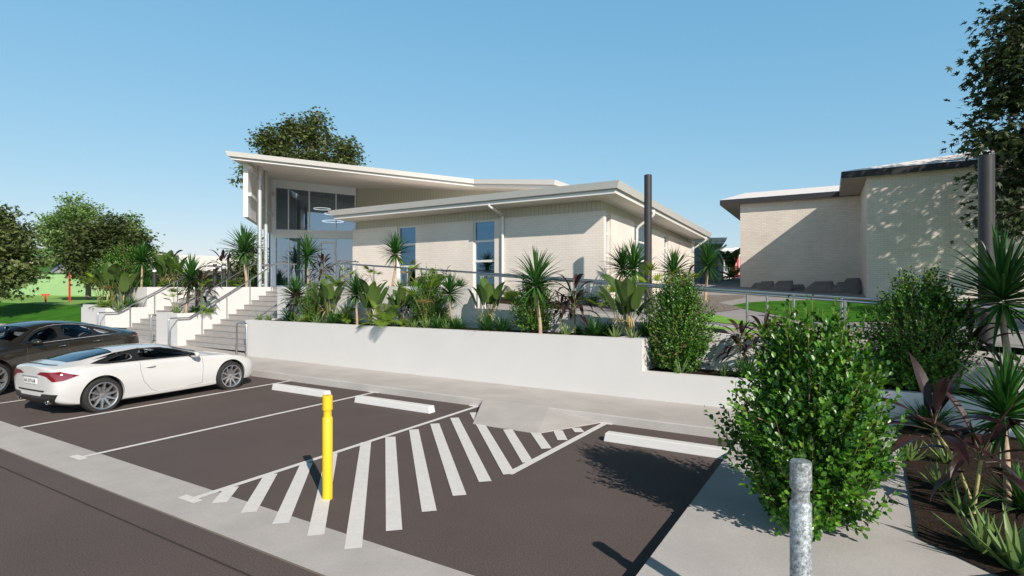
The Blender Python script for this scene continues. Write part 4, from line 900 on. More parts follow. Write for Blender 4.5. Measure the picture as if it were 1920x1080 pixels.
def make_bush(seed, H=1.0, W=0.5, twigs=620, leaf=0.036, prof=None, leaves=14, clump=0.8):
    """leafy box shrub: forked stems from the ground, twigs that end in the outer shell, paired leaves"""
    rnd = random.Random(seed); t = veg('box_bush'); st_ = MB(); lf = MB()
    prof = prof or (lambda z: (math.sin(math.pi * min(1, max(0, z * .82 + .13)))) ** .52 * (1 - .18 * max(0, z - .6) / .4))
    stems = []
    for i in range(13):
        a = i * 2.4 + rnd.uniform(-.4, .4); tp = rnd.uniform(.35, .95); rr = W * .62 * prof(tp) * rnd.uniform(.3, 1)
        pts = [Vector((math.cos(a + .3 * k / 6) * rr * (k / 6) ** .8 + .03 * math.cos(a), math.sin(a + .3 * k / 6) * rr * (k / 6) ** .8 + .03 * math.sin(a), H * tp * (k / 6))) for k in range(7)]
        st_.tube(pts, [.012 * H * (1 - k / 8) + .002 for k in range(7)], 6, False); stems.append(pts)
    for i in range(twigs):
        z = rnd.random() ** .85; a = rnd.uniform(0, 6.283)
        lump = 1 + .38 * clump * noise.noise(Vector((math.cos(a) * 1.7 + seed, math.sin(a) * 1.7, z * 3.2))) + .26 * clump * noise.noise(Vector((math.cos(a) * 4.2, math.sin(a) * 4.2 + seed, z * 7.0)))
        rr = W * prof(z) * lump * rnd.uniform(.55, 1.04) if rnd.random() < .86 else W * prof(z) * lump * rnd.uniform(1.0, 1.22)
        tip = Vector((math.cos(a) * rr, math.sin(a) * rr, H * z * (rnd.uniform(.92, 1.02) + (.10 if z > .85 and i % 5 == 0 else 0)) + .03))
        sp = rnd.choice(stems); q = sp[rnd.randint(2, 6)]
        if q.z > tip.z: q = sp[2]
        outd = (tip - Vector((tip.x * .4, tip.y * .4, tip.z - .25 * H))).normalized()
        m_ = q.lerp(tip, .55) + Vector((0, 0, -.03 * H)); pts = [q, m_, tip, tip + (outd + Vector((0, 0, .5))).normalized() * leaf * 3.4]
        if i % 5 == 0: st_.tube(pts, [.004 * H, .003 * H, .002 * H, .001 * H], 4, False)
        n_ = leaves
        for k in range(n_):
            u_ = k / (n_ - 1); seg_ = u_ * 1.35 + .65
            p = (m_.lerp(tip, min(1, (seg_ - .65) / .9 * .9 + .15)) if seg_ < 1.55 else tip.lerp(pts[3], (seg_ - 1.55) / .45))
            ax = (tip - m_).normalized(); az = k * 1.6 + i; o = ax.orthogonal().normalized(); o = (Matrix.Rotation(az, 3, ax) @ o)
            d = (o * 1.0 + ax * (.35 + .8 * u_) + Vector((0, 0, .25))).normalized(); nrm = (ax * 1.0 - o * .4 + Vector((rnd.uniform(-.3, .3), rnd.uniform(-.3, .3), .5))).normalized()
            l = leaf * rnd.uniform(.75, 1.15) * (1 - .25 * (u_ > .92)); obovate(lf, p, d, nrm, l, l * .66)
    st_.build('stems', twig_m, t); lf.build('leaves', box_leaf, t); return t
def lobed(e, p, d, nrm, l):
    d = d.normalized(); s_ = d.cross(nrm).normalized(); vs = [p]; prof_ = [(.30, 2.3), (.55, 1.55), (.34, 1.15), (.85, .72), (.42, .38), (1.0, 0), (.42, -.38), (.85, -.72), (.34, -1.15), (.55, -1.55), (.30, -2.3)]
    n2 = s_.cross(d)
    for r, a in prof_: vs.append(p + (d * (math.cos(a) * r + .1) + s_ * math.sin(a) * r - n2 * r * r * .18) * l * .62)
    e.add(vs, [(0, i, i + 1) for i in range(1, 11)] )
def make_tree(base, h_trunk, clumps, leaf, nleaf, lm, label, lobes=True, rad=.14, name='tree', group=None, seed=1, bm_=None, density=1.0, cat='tree'):
    """base xyz; clumps: list of (x,y,z,r) crown lobes in world; limbs reach into them"""
    rnd = random.Random(seed); t = empty(name, base, 0, label, cat, group); B = Vector(base); e = MB(); lf = MB()
    fork = Vector((0, 0, h_trunk)); e.tube([(0, 0, -.3), fork * .5 + Vector((.05, .03, 0)), fork], [rad * 1.15, rad * .9, rad * .75], 10, False)
    clumps = [c if len(c) > 4 else (*c, 1.0) for c in clumps]; tot = sum(c[3] ** 2 for c in clumps)
    for (cx, cy, cz, cr, cw_) in clumps:
        c = Vector((cx, cy, cz)) - B; m_ = fork.lerp(c, .5) + Vector((rnd.uniform(-.15, .15), rnd.uniform(-.15, .15), -.05 * cr)) ; e.tube([fork - Vector((0, 0, .1)), m_, c], [rad * .5, rad * .3, rad * .12], 7, False)
        nl = int(nleaf * 1.7 * cw_ * cr ** 2 / tot); nb = max(10, int(nl / 42))
        for b in range(nb):
            v = Vector((rnd.gauss(0, 1), rnd.gauss(0, 1), rnd.gauss(0, .9))).normalized(); rr = cr * (rnd.uniform(.35, 1.0) ** .5) * (1 + .45 * noise.noise(v * 1.9 + Vector((seed * 3.1, cx, cz))))
            tip = c + v * rr; s0 = m_.lerp(c, rnd.uniform(.3, 1)); e.tube([s0, s0.lerp(tip, .6) + Vector((0, 0, .04 * cr)), tip], [rad * .10, rad * .06, rad * .02], 4, False)
            for k in range(int(nl / nb)):
                q = tip.lerp(s0, min(.8, abs(rnd.gauss(0, .25)))) + Vector((rnd.gauss(0, 1), rnd.gauss(0, 1), rnd.gauss(0, .45))) * leaf * 1.15
                d = (v + Vector((rnd.uniform(-1, 1), rnd.uniform(-1, 1), rnd.uniform(-1.0, .4)))).normalized(); nrm = Vector((rnd.uniform(-.8, .8), rnd.uniform(-.8, .8), 1)).normalized()
                l = leaf * rnd.uniform(.7, 1.15)
                if lobes: lobed(lf, q, d, nrm, l)
                else:
                    s_ = d.cross(nrm).normalized(); lf.add([q, q + d * l * .5 - s_ * l * .3, q + d * l, q + d * l * .5 + s_ * l * .3], [(0, 1, 2, 3)])
    e.build('trunk', bm_ or bark, t); lf.build('crown', lm, t); return t

# ---- prototypes and placing
PROTO = {}
def proto(kind, k=0):
    key = (kind, k)
    if key not in PROTO:
        PROTO[key] = [{'drac': lambda: make_dracaena(11 + k * 5, [.78, .62, .9][k % 3], .56), 'tuft': lambda: make_tuft(31 + k), 'aloe': lambda: make_aloe(41 + k), 'cord': lambda: make_cordyline(51 + k * 3, .62, .42, 15, .075, 1 + k % 2),
                       'paddle': lambda: make_paddle(61 + k * 2, .85, 11, .43, .23), 'fern': lambda: make_fern(71 + k), 'palm': lambda: make_fan_palm(81 + k), 'bush': lambda: make_bush(91 + k)}[kind](), False]
    p = PROTO[key]
    if p[1]: return copy_tree(p[0])
    p[1] = True; return p[0]
GRP = {'drac': 'spiky palms with slender trunks', 'tuft': 'trunkless spiky tufts', 'aloe': 'small aloes', 'cord': 'purple cordylines', 'paddle': 'paddle leaf plants', 'fern': 'ferns', 'palm': 'fan palms', 'bush': 'leafy box bushes'}
CAT = {'drac': 'palm', 'tuft': 'plant', 'aloe': 'aloe', 'cord': 'cordyline', 'paddle': 'paddle leaf plant', 'fern': 'fern', 'palm': 'fan palm', 'bush': 'bush'}
def plant(kind, x, y, z, s, label, k=0, rz_=None, sx=1.0):
    o = proto(kind, k); o.location = (x, y, z); o.rotation_euler = (0, 0, rz_ if rz_ is not None else random.uniform(0, 6.28)); o.scale = (s * sx, s * sx, s)
    return tag(o, label, CAT[kind], GRP[kind])
def onC(px, dy=0.0, zz=None):   # a spot in a planter row: picture column and distance behind the wall
    return YP(px, 600, 10.35 + dy)
# long planter: front row to back row (soil 1.215)
Z1 = CZ - .04
def rowC(kind, px, dy, s, label, k=0, z=None, rz_=None, sx=1.0):
    p = YP(px, 600, 10.34 + dy); return plant(kind, p.x, p.y, Z1 if z is None else z, s, label, k, rz_, sx)
rowC('aloe', 487, .05, .9, 'small aloe at the extreme left end of the long planter wall')
rowC('aloe', 504, .05, .95, 'small aloe second from the left end of the long planter wall', 1)
rowC('tuft', 545, .20, 1.05, 'spiky green tuft at the left end of the long planter, beside the leaning trunk')
rowC('drac', 555, .35, 1.15, 'leftmost short spiky palm in the long planter, with purple leaves around its trunk', 1)
rowC('cord', 552, .15, .95, 'purple cordyline wrapped around the trunk of the leftmost short palm', 1)
rowC('aloe', 563, .05, 1.1, 'aloe right of the spiky tuft at the left end of the long planter', 2)
rowC('bush', 586, .45, 1.02, 'narrow leafy box bush left of the first paddle leaf plant', 0, sx=.62)
rowC('paddle', 616, .40, 1.22, 'first paddle leaf plant from the left in the long planter')
rowC('fern', 574, .15, .6, 'small yellow green fern low beside the first paddle leaf plant', 1)
rowC('aloe', 594, .05, .95, 'aloe in front of the narrow box bush')
rowC('aloe', 610, .02, .7, 'tiny aloe between two larger ones near the first paddle leaf plant', 1)
rowC('tuft', 625, .10, 1.0, 'spiky tuft in front of the first paddle leaf plant', 1)
rowC('drac', 668, .25, 1.02, 'short spiky palm between the first two paddle leaf plants', 0)
rowC('tuft', 657, .55, .6, 'small dark tuft behind the palm between the paddle leaf plants')
rowC('paddle', 695, .45, 1.26, 'second paddle leaf plant from the left, tallest of the left half', 1)
rowC('fern', 722, -.02, 1.5, 'large light green fern spilling over the long planter wall')
rowC('cord', 751, .50, .70, 'low purple cordyline behind the large fern')
rowC('palm', 797, .25, 1.18, 'fan palm with yellow green fans in the middle of the long planter')
rowC('bush', 803, .52, 1.25, 'dark box bush behind the yellow green fan palm', 0, sx=.7)
rowC('fern', 768, .30, .75, 'darker fern at the foot of the box bush in the middle', 1)
rowC('aloe', 800, .04, 1.15, 'aloe at the foot of the fan palm', 2)
rowC('drac', 847, .35, .92, 'short spiky palm at the right end of the upper planter wall', 2)
rowC('aloe', 838, .04, .9, 'aloe below the palm at the right end of the upper planter wall')
rowC('tuft', 856, .15, .85, 'spiky tuft below the right corner of the upper planter wall', 1)
rowC('tuft', 913, .12, 1.05, 'wide grassy tuft at the foot of the third paddle leaf plant')
rowC('paddle', 915, .35, 1.2, 'third paddle leaf plant, just right of the upper planter wall', 0)
rowC('bush', 1000, .42, 1.05, 'round box bush behind the tallest palm of the long planter', 0, sx=.92)
rowC('drac', 1008, .10, 1.32, 'tallest spiky palm in the long planter, in front of the round box bush', 0)
rowC('aloe', 1060, .04, 1.15, 'aloe right of the round box bush')
rowC('cord', 1078, .45, 1.28, 'tall purple cordyline in the long planter right of the round box bush', 1)
rowC('tuft', 1113, .35, 1.0, 'dark spiky tuft between two aloes right of the cordyline')
rowC('tuft', 1084, .60, .5, 'smallest dark tuft against the sloping wall')
rowC('aloe', 1152, .04, 1.1, 'aloe left of the fourth paddle leaf plant', 1)
rowC('paddle', 1178, .28, 1.26, 'fourth paddle leaf plant, next to the dark pole', 1)
rowC('aloe', 1187, .03, .85, 'aloe nearest the right corner of the long planter', 2)
rowC('tuft', 1212, .50, .95, 'shaded spiky tuft squeezed against the big bush at the planter corner')
rowC('palm', 1160, .50, 1.05, 'fan palm with long reaching leaf left of the dark pole', 1)
rowC('fern', 645, .50, 1.2, 'tall light fern behind the palm between the first two paddle leaf plants', 0)
rowC('aloe', 738, .10, .9, 'small aloe beside the large spilling fern', 1)
rowC('aloe', 775, .06, 1.0, 'aloe between the large fern and the fan palm', 2)
rowC('tuft', 822, .10, .8, 'tuft at the foot of the dark box bush in the middle', 0)
rowC('fern', 842, .5, .8, 'fern behind the short palm at the upper wall corner', 1)
rowC('tuft', 942, .15, .9, 'tuft between the third paddle leaf plant and the round box bush', 1)
rowC('cord', 1052, .30, .9, 'shorter purple cordyline at the right side of the round box bush', 0)
rowC('paddle', 752, .58, 1.0, 'small paddle leaf plant half hidden behind the large fern', 0)
rowC('tuft', 1140, .50, .8, 'shaded tuft behind the aloe near the dark pole', 0)
# upper planter (soil 2.2)
def up(kind, px, s, label, k=0, Y=11.58, z=TZ - .045, rz_=None): p = YP(px, 540, Y); return plant(kind, p.x, p.y, z, s, label, k, rz_)
up('drac', 577, 1.22, 'tall spiky palm in front of the entrance doors', 0)
up('cord', 606, 1.05, 'purple cordyline leaning in front of the entrance glazing', 1)
up('fern', 630, 1.0, 'bright fern hanging over the upper planter by the entrance', 0)
up('tuft', 592, .5, 'small dark tuft at the top of the upper planter near the door', 0)
up('drac', 739, 1.05, 'spiky palm in front of the left narrow window', 2)
up('palm', 762, .78, 'fan palm beside the palm at the left narrow window', 0)
up('palm', 700, .62, 'fan palm with dry leaves left of the window palm', 1)
up('fern', 815, 1.1, 'broad fern at the right end of the upper planter', 1)
up('cord', 836, .55, 'small purple cordyline above the broad fern', 0)
up('fern', 782, .75, 'smaller fern on the upper planter, left of the broad one', 0)
up('aloe', 750, 1.1, 'pale aloe on the upper planter by the window palm')
up('palm', 648, .62, 'fan palm with an upright green leaf right of the entrance cordyline', 0)
up('tuft', 862, .7, 'tuft at the right corner of the upper planter', 1)
# low right planter (soil .62)
Z2 = LZ - .035
def lowp(kind, px, dy, s, label, k=0, rz_=None, sx=1.0): p = YP(px, 600, 10.34 + dy); return plant(kind, p.x, p.y, Z2, s, label, k, rz_, sx)
lowp('aloe', 1274, .05, 1.35, 'aloe at the foot of the big box bush by the planter corner', 1)
lowp('aloe', 1358, .20, .95, 'small aloe in the low planter right of the big box bush', 0)
lowp('tuft', 1400, .12, 1.0, 'spiky tuft half hidden behind the near leafy bush', 1)
lowp('cord', 1386, .40, 1.0, 'purple cordyline casting a shadow on the sloping white wall', 1)
lowp('cord', 1436, .30, 1.15, 'purple cordyline behind the top of the near leafy bush', 0)
lowp('palm', 1442, .40, .95, 'fan palm behind the top of the near leafy bush', 0)
lowp('fern', 1625, .25, 1.1, 'dark shaded fern in the low planter left of the shaded round bush', 1)
lowp('fern', 1555, .35, .95, 'fern hidden behind the right side of the near leafy bush', 0)
lowp('cord', 1795, .45, 1.45, 'tall thin purple cordyline right of the shaded round bush', 1)
lowp('drac', 1885, .30, 1.75, 'big spiky palm at the right edge in front of the thick pole', 0)
lowp('palm', 1935, .1, .8, 'fan palm at the right edge of the low planter', 1)
# box bushes with their own size
def bush_at(px, Y, z, H, W, label, leaf, twigs, seed, leaves=13):
    b = make_bush(seed, H, W, twigs, leaf, None, leaves); p = YP(px, 600, Y); b.location = (p.x, p.y, z); return tag(b, label, 'bush', GRP['bush'])
bush_at(1273, 10.72, Z2, 1.64, .56, 'big upright box bush in the low planter at the long planter corner', .046, 1150, 5)
bush_at(1722, 10.66, Z2, 1.62, .64, 'shaded round box bush in the low planter left of the thick pole', .046, 1400, 6)
b = make_bush(9, 1.60, .525, 1400, .058, lambda z: (math.sin(math.pi * min(1, max(0, z * .80 + .13)))) ** .50 * (1 - .10 * max(0, z - .6) / .4), 15, 1.1)
g = G(1522, 985, .14); b.location = (g.x, g.y, .14); tag(b, 'near leafy box bush standing on the concrete path behind the galvanised bollard', 'bush', GRP['bush'])
# garden bed at the lower right
def bedp(kind, px, py, s, label, k=0, rz_=None, z=.155): g = G(px, py, z); return plant(kind, g.x, g.y, z, s, label, k, rz_)
bedp('drac', 1886, 950, 1.05, 'spiky palm with a bare trunk standing in the dark garden bed', 0)
bedp('tuft', 1742, 808, 1.15, 'shaded tuft in the bed against the low planter wall')
bedp('aloe', 1708, 862, .95, 'small aloe at the left edge of the garden bed', 0)
bedp('aloe', 1768, 920, 1.1, 'aloe in the garden bed left of the leaning yellow cane', 1)
bedp('aloe', 1803, 962, 1.0, 'large aloe between the two yellow canes', 2)
bedp('aloe', 1848, 1036, 1.35, 'very large serrated aloe in the foreground of the garden bed', 0)
bedp('aloe', 1908, 1068, 1.5, 'large aloe cut off by the lower right corner', 1)
bedp('aloe', 1775, 868, 1.0, 'aloe behind the leaning yellow cane', 2)
bedp('tuft', 1926, 960, 1.0, 'spiky tuft at the right edge of the garden bed', 1)
for (bx, by, tx, ty, sz, lb, sd_) in [(1826, 962, 1840, 862, 1.0, 'big purple cordyline on an upright yellow ringed cane', 4), (1822, 948, 1752, 800, 1.0, 'big purple cordyline on a leaning yellow ringed cane', 9)]:
    g = G(bx, by, .155); d = (-g.x * SN + g.y * CS); top = DP(tx, ty, d); rnd = random.Random(sd_)
    t = empty('purple_cordyline', g, 0, lb, 'cordyline', GRP['cord']); rel = top - g; e = MB(); lf = MB()
    pts = [Vector((rel.x * u_ ** 1.3, rel.y * u_ ** 1.3, rel.z * u_)) for u_ in [k / 8 for k in range(9)]]
    for k in range(8):
        a, b2 = pts[k], pts[k + 1]
        for j in range(3): e.tube([a.lerp(b2, j / 3), a.lerp(b2, j / 3 + .28), a.lerp(b2, (j + 1) / 3)], [.016, .0145, .0155], 9, False)
    hd = pts[-1]; e.build('cane', cane_m, t); st_ = MB()
    for i in range(14):
        q = (i + .5) / 14; el = R(80 - 98 * q ** .75 + rnd.uniform(-8, 8)); a = i * 2.39996 + rnd.uniform(-.3, .3); dd = dirn(a, el); b0 = hd + Vector((0, 0, .06 - .14 * q)); tip = b0 + dd * .16; st_.tube([b0, tip], .0035, 5, False)
        blade(lf, tip, dd, .58 * rnd.uniform(.75, 1.1), .11 * rnd.uniform(.8, 1.15), rnd.uniform(.6, 1.8), 9, .14, lambda u_: math.sin(math.pi * min(1, (u_ * .96 + .04)) ** .8) * .98 + .02, rnd.uniform(-.5, .5))
    st_.build('leaf_stalks', stalk_m, t); lf.build('leaves', cord_leaf, t)
# beds along the side of the brick building and across its front
def yard_p(kind, px, Y, s, label, k=0, z=None):
    p = YP(px, 540, Y); return plant(kind, p.x, p.y, (yard(p.x, p.y) if z is None else z), s, label, k)
yard_p('drac', 1190, 16.0, 1.45, 'spiky palm behind the tall dark pole, near the corner downpipe', 0)
yard_p('drac', 1168, 15.6, 1.25, 'spiky palm just left of the tall dark pole', 2)
yard_p('drac', 1262, 18.5, 1.5, 'spiky palm between the pole and the far side window', 1)
yard_p('drac', 1325, 20.5, 1.55, 'spiky palm in front of the slate low wall', 0)
yard_p('tuft', 1080, 15.9, 1.3, 'spiky tuft at the foot of the brick corner wall')
yard_p('fern', 1143, 15.6, 1.15, 'light green fern at the brick corner', 0)
yard_p('fern', 957, 15.2, 1.2, 'light green fern under the right narrow window', 1)
yard_p('tuft', 1112, 15.9, .9, 'smaller tuft right of the one at the brick corner', 1)
yard_p('palm', 1225, 14.2, 1.25, 'fan palm right of the base of the tall dark pole', 0)
yard_p('cord', 1290, 17.5, 1.2, 'purple cordyline by the far side wall', 0)
yard_p('palm', 1290, 19, 1.2, 'fan palm behind the top of the big corner bush', 1)
yard_p('fern', 1374, 40, 2.6, 'light green shrub in front of the far white house', 0)
yard_p('paddle', 1368, 41, 2.2, 'paddle leaf plant far back by the slate wall', 1)
# left planters
def at_d(kind, px, d, z, s, label, k=0, sx=1.0): p = DP(px, 540, d); return plant(kind, p.x, p.y, z, s, label, k, None, sx)
def atY(kind, px, Y, z, s, label, k=0, sx=1.0): p = YP(px, 540, Y); return plant(kind, p.x, p.y, z, s, label, k, None, sx)
atY('drac', 354, 10.75, 1.28, 1.5, 'spiky palm in the low planter between the two stairs', 0)
atY('cord', 378, 11.0, 1.28, 1.55, 'purple cordyline beside the palm between the two stairs', 1)
atY('tuft', 366, 11.2, 1.28, .85, 'tuft between the palm and the cordyline in the low stair planter')
atY('fern', 386, 11.15, 1.28, .85, 'fern at the foot of the cordyline between the stairs', 1)
atY('aloe', 333, 10.5, 1.28, 1.3, 'aloe at the front edge of the low planter between the stairs', 1)
atY('palm', 328, 10.75, 1.28, .9, 'fan palm with dry leaves at the front of the low stair planter', 1)
atY('paddle', 208, 10.9, 1.36, 1.9, 'wide paddle leaf plant in the leftmost low planter', 0)
atY('paddle', 234, 11.2, 1.36, 1.6, 'paddle leaf plant right behind the leftmost one', 1)
atY('palm', 190, 10.7, 1.36, 1.5, 'fan palm at the outer left corner of the leftmost planter', 0)
atY('fern', 196, 10.5, 1.36, 1.0, 'fern at the front of the leftmost planter', 1)
atY('tuft', 244, 11.2, 1.36, 1.2, 'tuft at the right end of the leftmost low planter', 0)
atY('aloe', 222, 10.5, 1.36, 1.6, 'aloe at the front of the leftmost planter', 2)
at_d('drac', 266, 28.5, 2.2, 1.7, 'spiky palm on the upper left planter beside the bollard light', 0)
at_d('paddle', 306, 29.0, 2.2, 2.0, 'large paddle leaf plant on the upper left planter', 1)
at_d('paddle', 326, 28.5, 2.2, 1.7, 'paddle leaf plant right of the large one on the upper left planter', 0)
at_d('bush', 238, 30.5, 1.9, 2.3, 'dark bush behind the palm on the upper left planter', 0, 1.15)
at_d('tuft', 282, 28, 2.2, 1.3, 'tuft in front of the left bollard light')
at_d('fern', 300, 28, 2.2, 1.2, 'low fern right of the left bollard light', 1)
at_d('fern', 392, 25, 2.2, 1.7, 'big fern in front of the two close bollard lights', 0)
at_d('fern', 372, 25.5, 2.2, 1.3, 'fern left of the two close bollard lights', 1)
at_d('drac', 459, 21.5, 2.2, 1.75, 'spiky palm on the terrace left of the steel columns', 0)
at_d('cord', 418, 24.2, 2.2, 1.6, 'purple cordyline behind the front bollard light', 1)
at_d('fern', 436, 22.5, 2.2, 1.0, 'fern at the foot of the palm left of the columns', 1)
at_d('tuft', 478, 24, 2.2, 1.5, 'dark tuft behind the steel columns')
at_d('palm', 342, 27, 2.2, 1.1, 'fan palm with dry leaves behind the palm between the stairs', 1)

# ---- trees
def cl(px, py, d, r): p = DP(px, py, d); return (p.x, p.y, p.z, r)
def ground_at(px, d): p = DP(px, 540, d); return (p.x, p.y, gh(p.x, p.y))
make_tree(ground_at(-25, 32), 2.0, [cl(-20, 440, 32, 1.9), cl(20, 480, 31.5, 1.45), cl(-40, 500, 32, 1.6), cl(10, 420, 32.5, 1.2), cl(28, 520, 31, .95), cl(-10, 470, 30.5, 1.4), cl(48, 505, 31.5, .65), cl(5, 540, 31, .6)], .34, 5600, tree_leaf, 'dark leafy tree cut off by the left edge of the picture', True, .16, seed=2)
make_tree(ground_at(214, 33), 1.7, [cl(200, 455, 33, 1.6), cl(160, 480, 33, 1.2), cl(240, 470, 33, 1.25), cl(205, 425, 33.5, 1.0), cl(170, 510, 32.5, .9), cl(225, 500, 32.5, 1.0), cl(150, 450, 33.5, .9), cl(255, 450, 33.5, .7), cl(140, 500, 33, .6), cl(180, 440, 34, 1.2)], .27, 9000, tree_leaf3, 'dense dark olive tree in front of the bright tree, above the left planter', True, .13, seed=3)
make_tree(ground_at(165, 48), 3.2, [cl(135, 422, 48, 1.9), cl(105, 440, 48, 1.5), cl(160, 408, 48, 1.4), cl(140, 390, 48, 1.2), cl(252, 425, 48, .8), cl(262, 448, 48, .9), cl(220, 445, 49, 1.3), cl(95, 425, 48, 1.1), cl(245, 408, 48, .8), cl(275, 460, 48, .8), cl(120, 465, 48, 1.6)], .26, 8200, birch_leaf, 'light green feathery tree behind the olive green tree', False, .2, seed=4)
make_tree((*DP(575, 540, 38)[:2], 1.5), 6.2, [cl(522, 262, 38, 1.15), cl(588, 240, 38, 1.0), cl(556, 228, 38, .7), cl(597, 218, 38, .5), cl(640, 285, 38, 1.0), cl(498, 250, 38, .6), cl(552, 285, 38, 1.35), cl(655, 272, 38, .6), cl(508, 292, 38, .9), cl(450, 335, 38, .35), cl(470, 320, 38, .6), cl(600, 300, 38, 1.2), cl(575, 262, 38, .9), cl(615, 262, 38, .45), cl(662, 300, 38, .55), cl(535, 240, 38, .6), cl(485, 262, 38, .4)], .30, 6200, tree_leaf, 'tree crown rising behind the high porch roof', True, .25, seed=5)
make_tree((*DP(462, 540, 36)[:2], 1.5), 2.2, [cl(462, 490, 36, 1.3), cl(470, 455, 36, .7), cl(455, 520, 36, 1.1), cl(480, 500, 36, 1.2)], .20, 2600, tree_leaf, 'low tree seen between the palm and the steel columns', True, .12, seed=6)
# big tree at the right edge: most of its crown is outside the picture
cR = Vector(c2w(18.3, 16.0)); 
def cr(r, d, z, q, w_=1.0): x, y = c2w(r, d); return (x, y, z, q, w_)
make_tree((cR.x, cR.y, 1.1), 4.0, [cr(16.5, 16.2, 7.2, 2.0), cr(15.4, 16.5, 9.2, 1.5), cr(18.5, 16, 8.8, 2.4), cr(20.5, 16, 7.4, 2.2), cr(15.6, 16.8, 5.8, 1.2), cr(16.0, 17.0, 11.0, 1.2), cr(21, 18, 9.5, 2.0), cr(22.5, 15.5, 8.5, 2.0), cr(15.8, 17.2, 4.6, .9), cr(14.8, 16.6, 8.8, .8, 2.6), cr(14.2, 16.6, 6.7, .75, 2.6), cr(14.9, 16.7, 5.5, .85, 2.6), cr(15.0, 16.6, 7.7, 1.1, 2.2), cr(14.9, 16.8, 4.5, .6, 2.4), cr(15.3, 16.5, 10.2, .8, 2.4), cr(14.75, 16.6, 9.7, .5, 2.6), cr(15.3, 16.4, 6.2, .9, 2.0), cr(15.5, 16.4, 8.6, 1.0, 2.0)], .31, 6800, tree_leaf2, 'large dark maple like tree at the right edge, shading the brick hall', True, .22, seed=7)
make_tree((6.9, 7.2, .14), 3.2, [(6.4, 7.4, 5.6, .95), (7.3, 7.0, 5.3, .9), (6.7, 6.7, 5.0, .8), (7.2, 7.8, 6.1, .8)], .2, 2600, tree_leaf2, 'small dark tree outside the right edge that shades the round bush', True, .1, seed=8)
make_tree((9.2, 14.3, 1.0), 3.4, [(8.6, 14.2, 6.4, 1.5), (10.2, 14.6, 6.8, 1.5), (9.3, 13.2, 6.0, 1.3), (8.0, 15.2, 6.6, 1.1), (9.4, 15.8, 7.4, 1.4), (11, 13.5, 6.0, 1.2)], .23, 4200, tree_leaf2, 'dark tree outside the right edge that shades the lawn', True, .18, seed=9)
# ------------------------------------------------------------------ cars
def paint(name, col, rough=0.28, metal=0.0, flake=0.0):
    return mat(name, col, rough, metal, vary=0.01, coat=1.0)
rubber = mat('rubber', (0.022, 0.021, 0.021), 0.75, vary=0.2, scale=20)
alloy = mat('alloy', (0.55, 0.55, 0.56), 0.3, metal=0.85)
disc_m = mat('brake_disc_steel', (0.35, 0.33, 0.31), 0.4, metal=0.9)
black_pl = mat('black_trim', (0.018, 0.018, 0.019), 0.35)
cabin_dark = mat('cabin_dark', (0.02, 0.022, 0.026), 0.7)
seat_m = mat('seat_fabric', (0.14, 0.13, 0.12), 0.8)
tail_m = mat('tail_lamp', (0.20, 0.004, 0.010), 0.08, coat=1.0, spec=0.8)
tail_b = mat('tail_lamp_bright', (0.45, 0.01, 0.015), 0.1, coat=1.0, spec=0.8)
chrome = mat('chrome', (0.75, 0.75, 0.76), 0.12, metal=1.0)
plate_m = mat('plate', (0.75, 0.75, 0.73), 0.4)
line_m = mat('panel_gap', (0.10, 0.10, 0.10), 0.8)
car_glass = glass_mat('car_glass', (0.62, 0.68, 0.70), 0.0, 0.01, 1.22, gcol=(0.7, 0.8, 0.95))
rear_glass = glass_mat('rear_screen_glass', (0.22, 0.27, 0.32), 0.12, 0.01, 1.6)

def tri2d(poly, s, holes=()):
    ps = densify(poly, s); ed = [(i, (i + 1) % len(ps)) for i in range(len(ps))]; allp = list(ps)
    for h in holes:
        hp = densify(h, s); o = len(allp); allp += hp; ed += [(o + i, o + (i + 1) % len(hp)) for i in range(len(hp))]
    edge = list(allp); xs_ = [p[0] for p in poly]; ys_ = [p[1] for p in poly]; x = min(xs_) + s / 2
    while x < max(xs_):
        y = min(ys_) + s / 2
        while y < max(ys_):
            if inpoly((x, y), poly) and not any(inpoly((x, y), h) for h in holes) and min(math.dist((x, y), b) for b in edge) > s * .45: allp.append((x, y))
            y += s
        x += s
    V, _, F, *_r = delaunay_2d_cdt([Vector(p) for p in allp], ed, [], 1, 1e-6)
    cen = lambda f: (sum(V[i].x for i in f) / 3, sum(V[i].y for i in f) / 3)
    return V, [f for f in F if inpoly(cen(f), poly) and not any(inpoly(cen(f), h) for h in holes)]
def smooth_poly(poly, it=2):
    for _ in range(it):
        o = []
        for i in range(len(poly)):
            a, b = poly[i], poly[(i + 1) % len(poly)]
            o += [(a[0] * .75 + b[0] * .25, a[1] * .75 + b[1] * .25), (a[0] * .25 + b[0] * .75, a[1] * .25 + b[1] * .75)]
        poly = o
    return poly

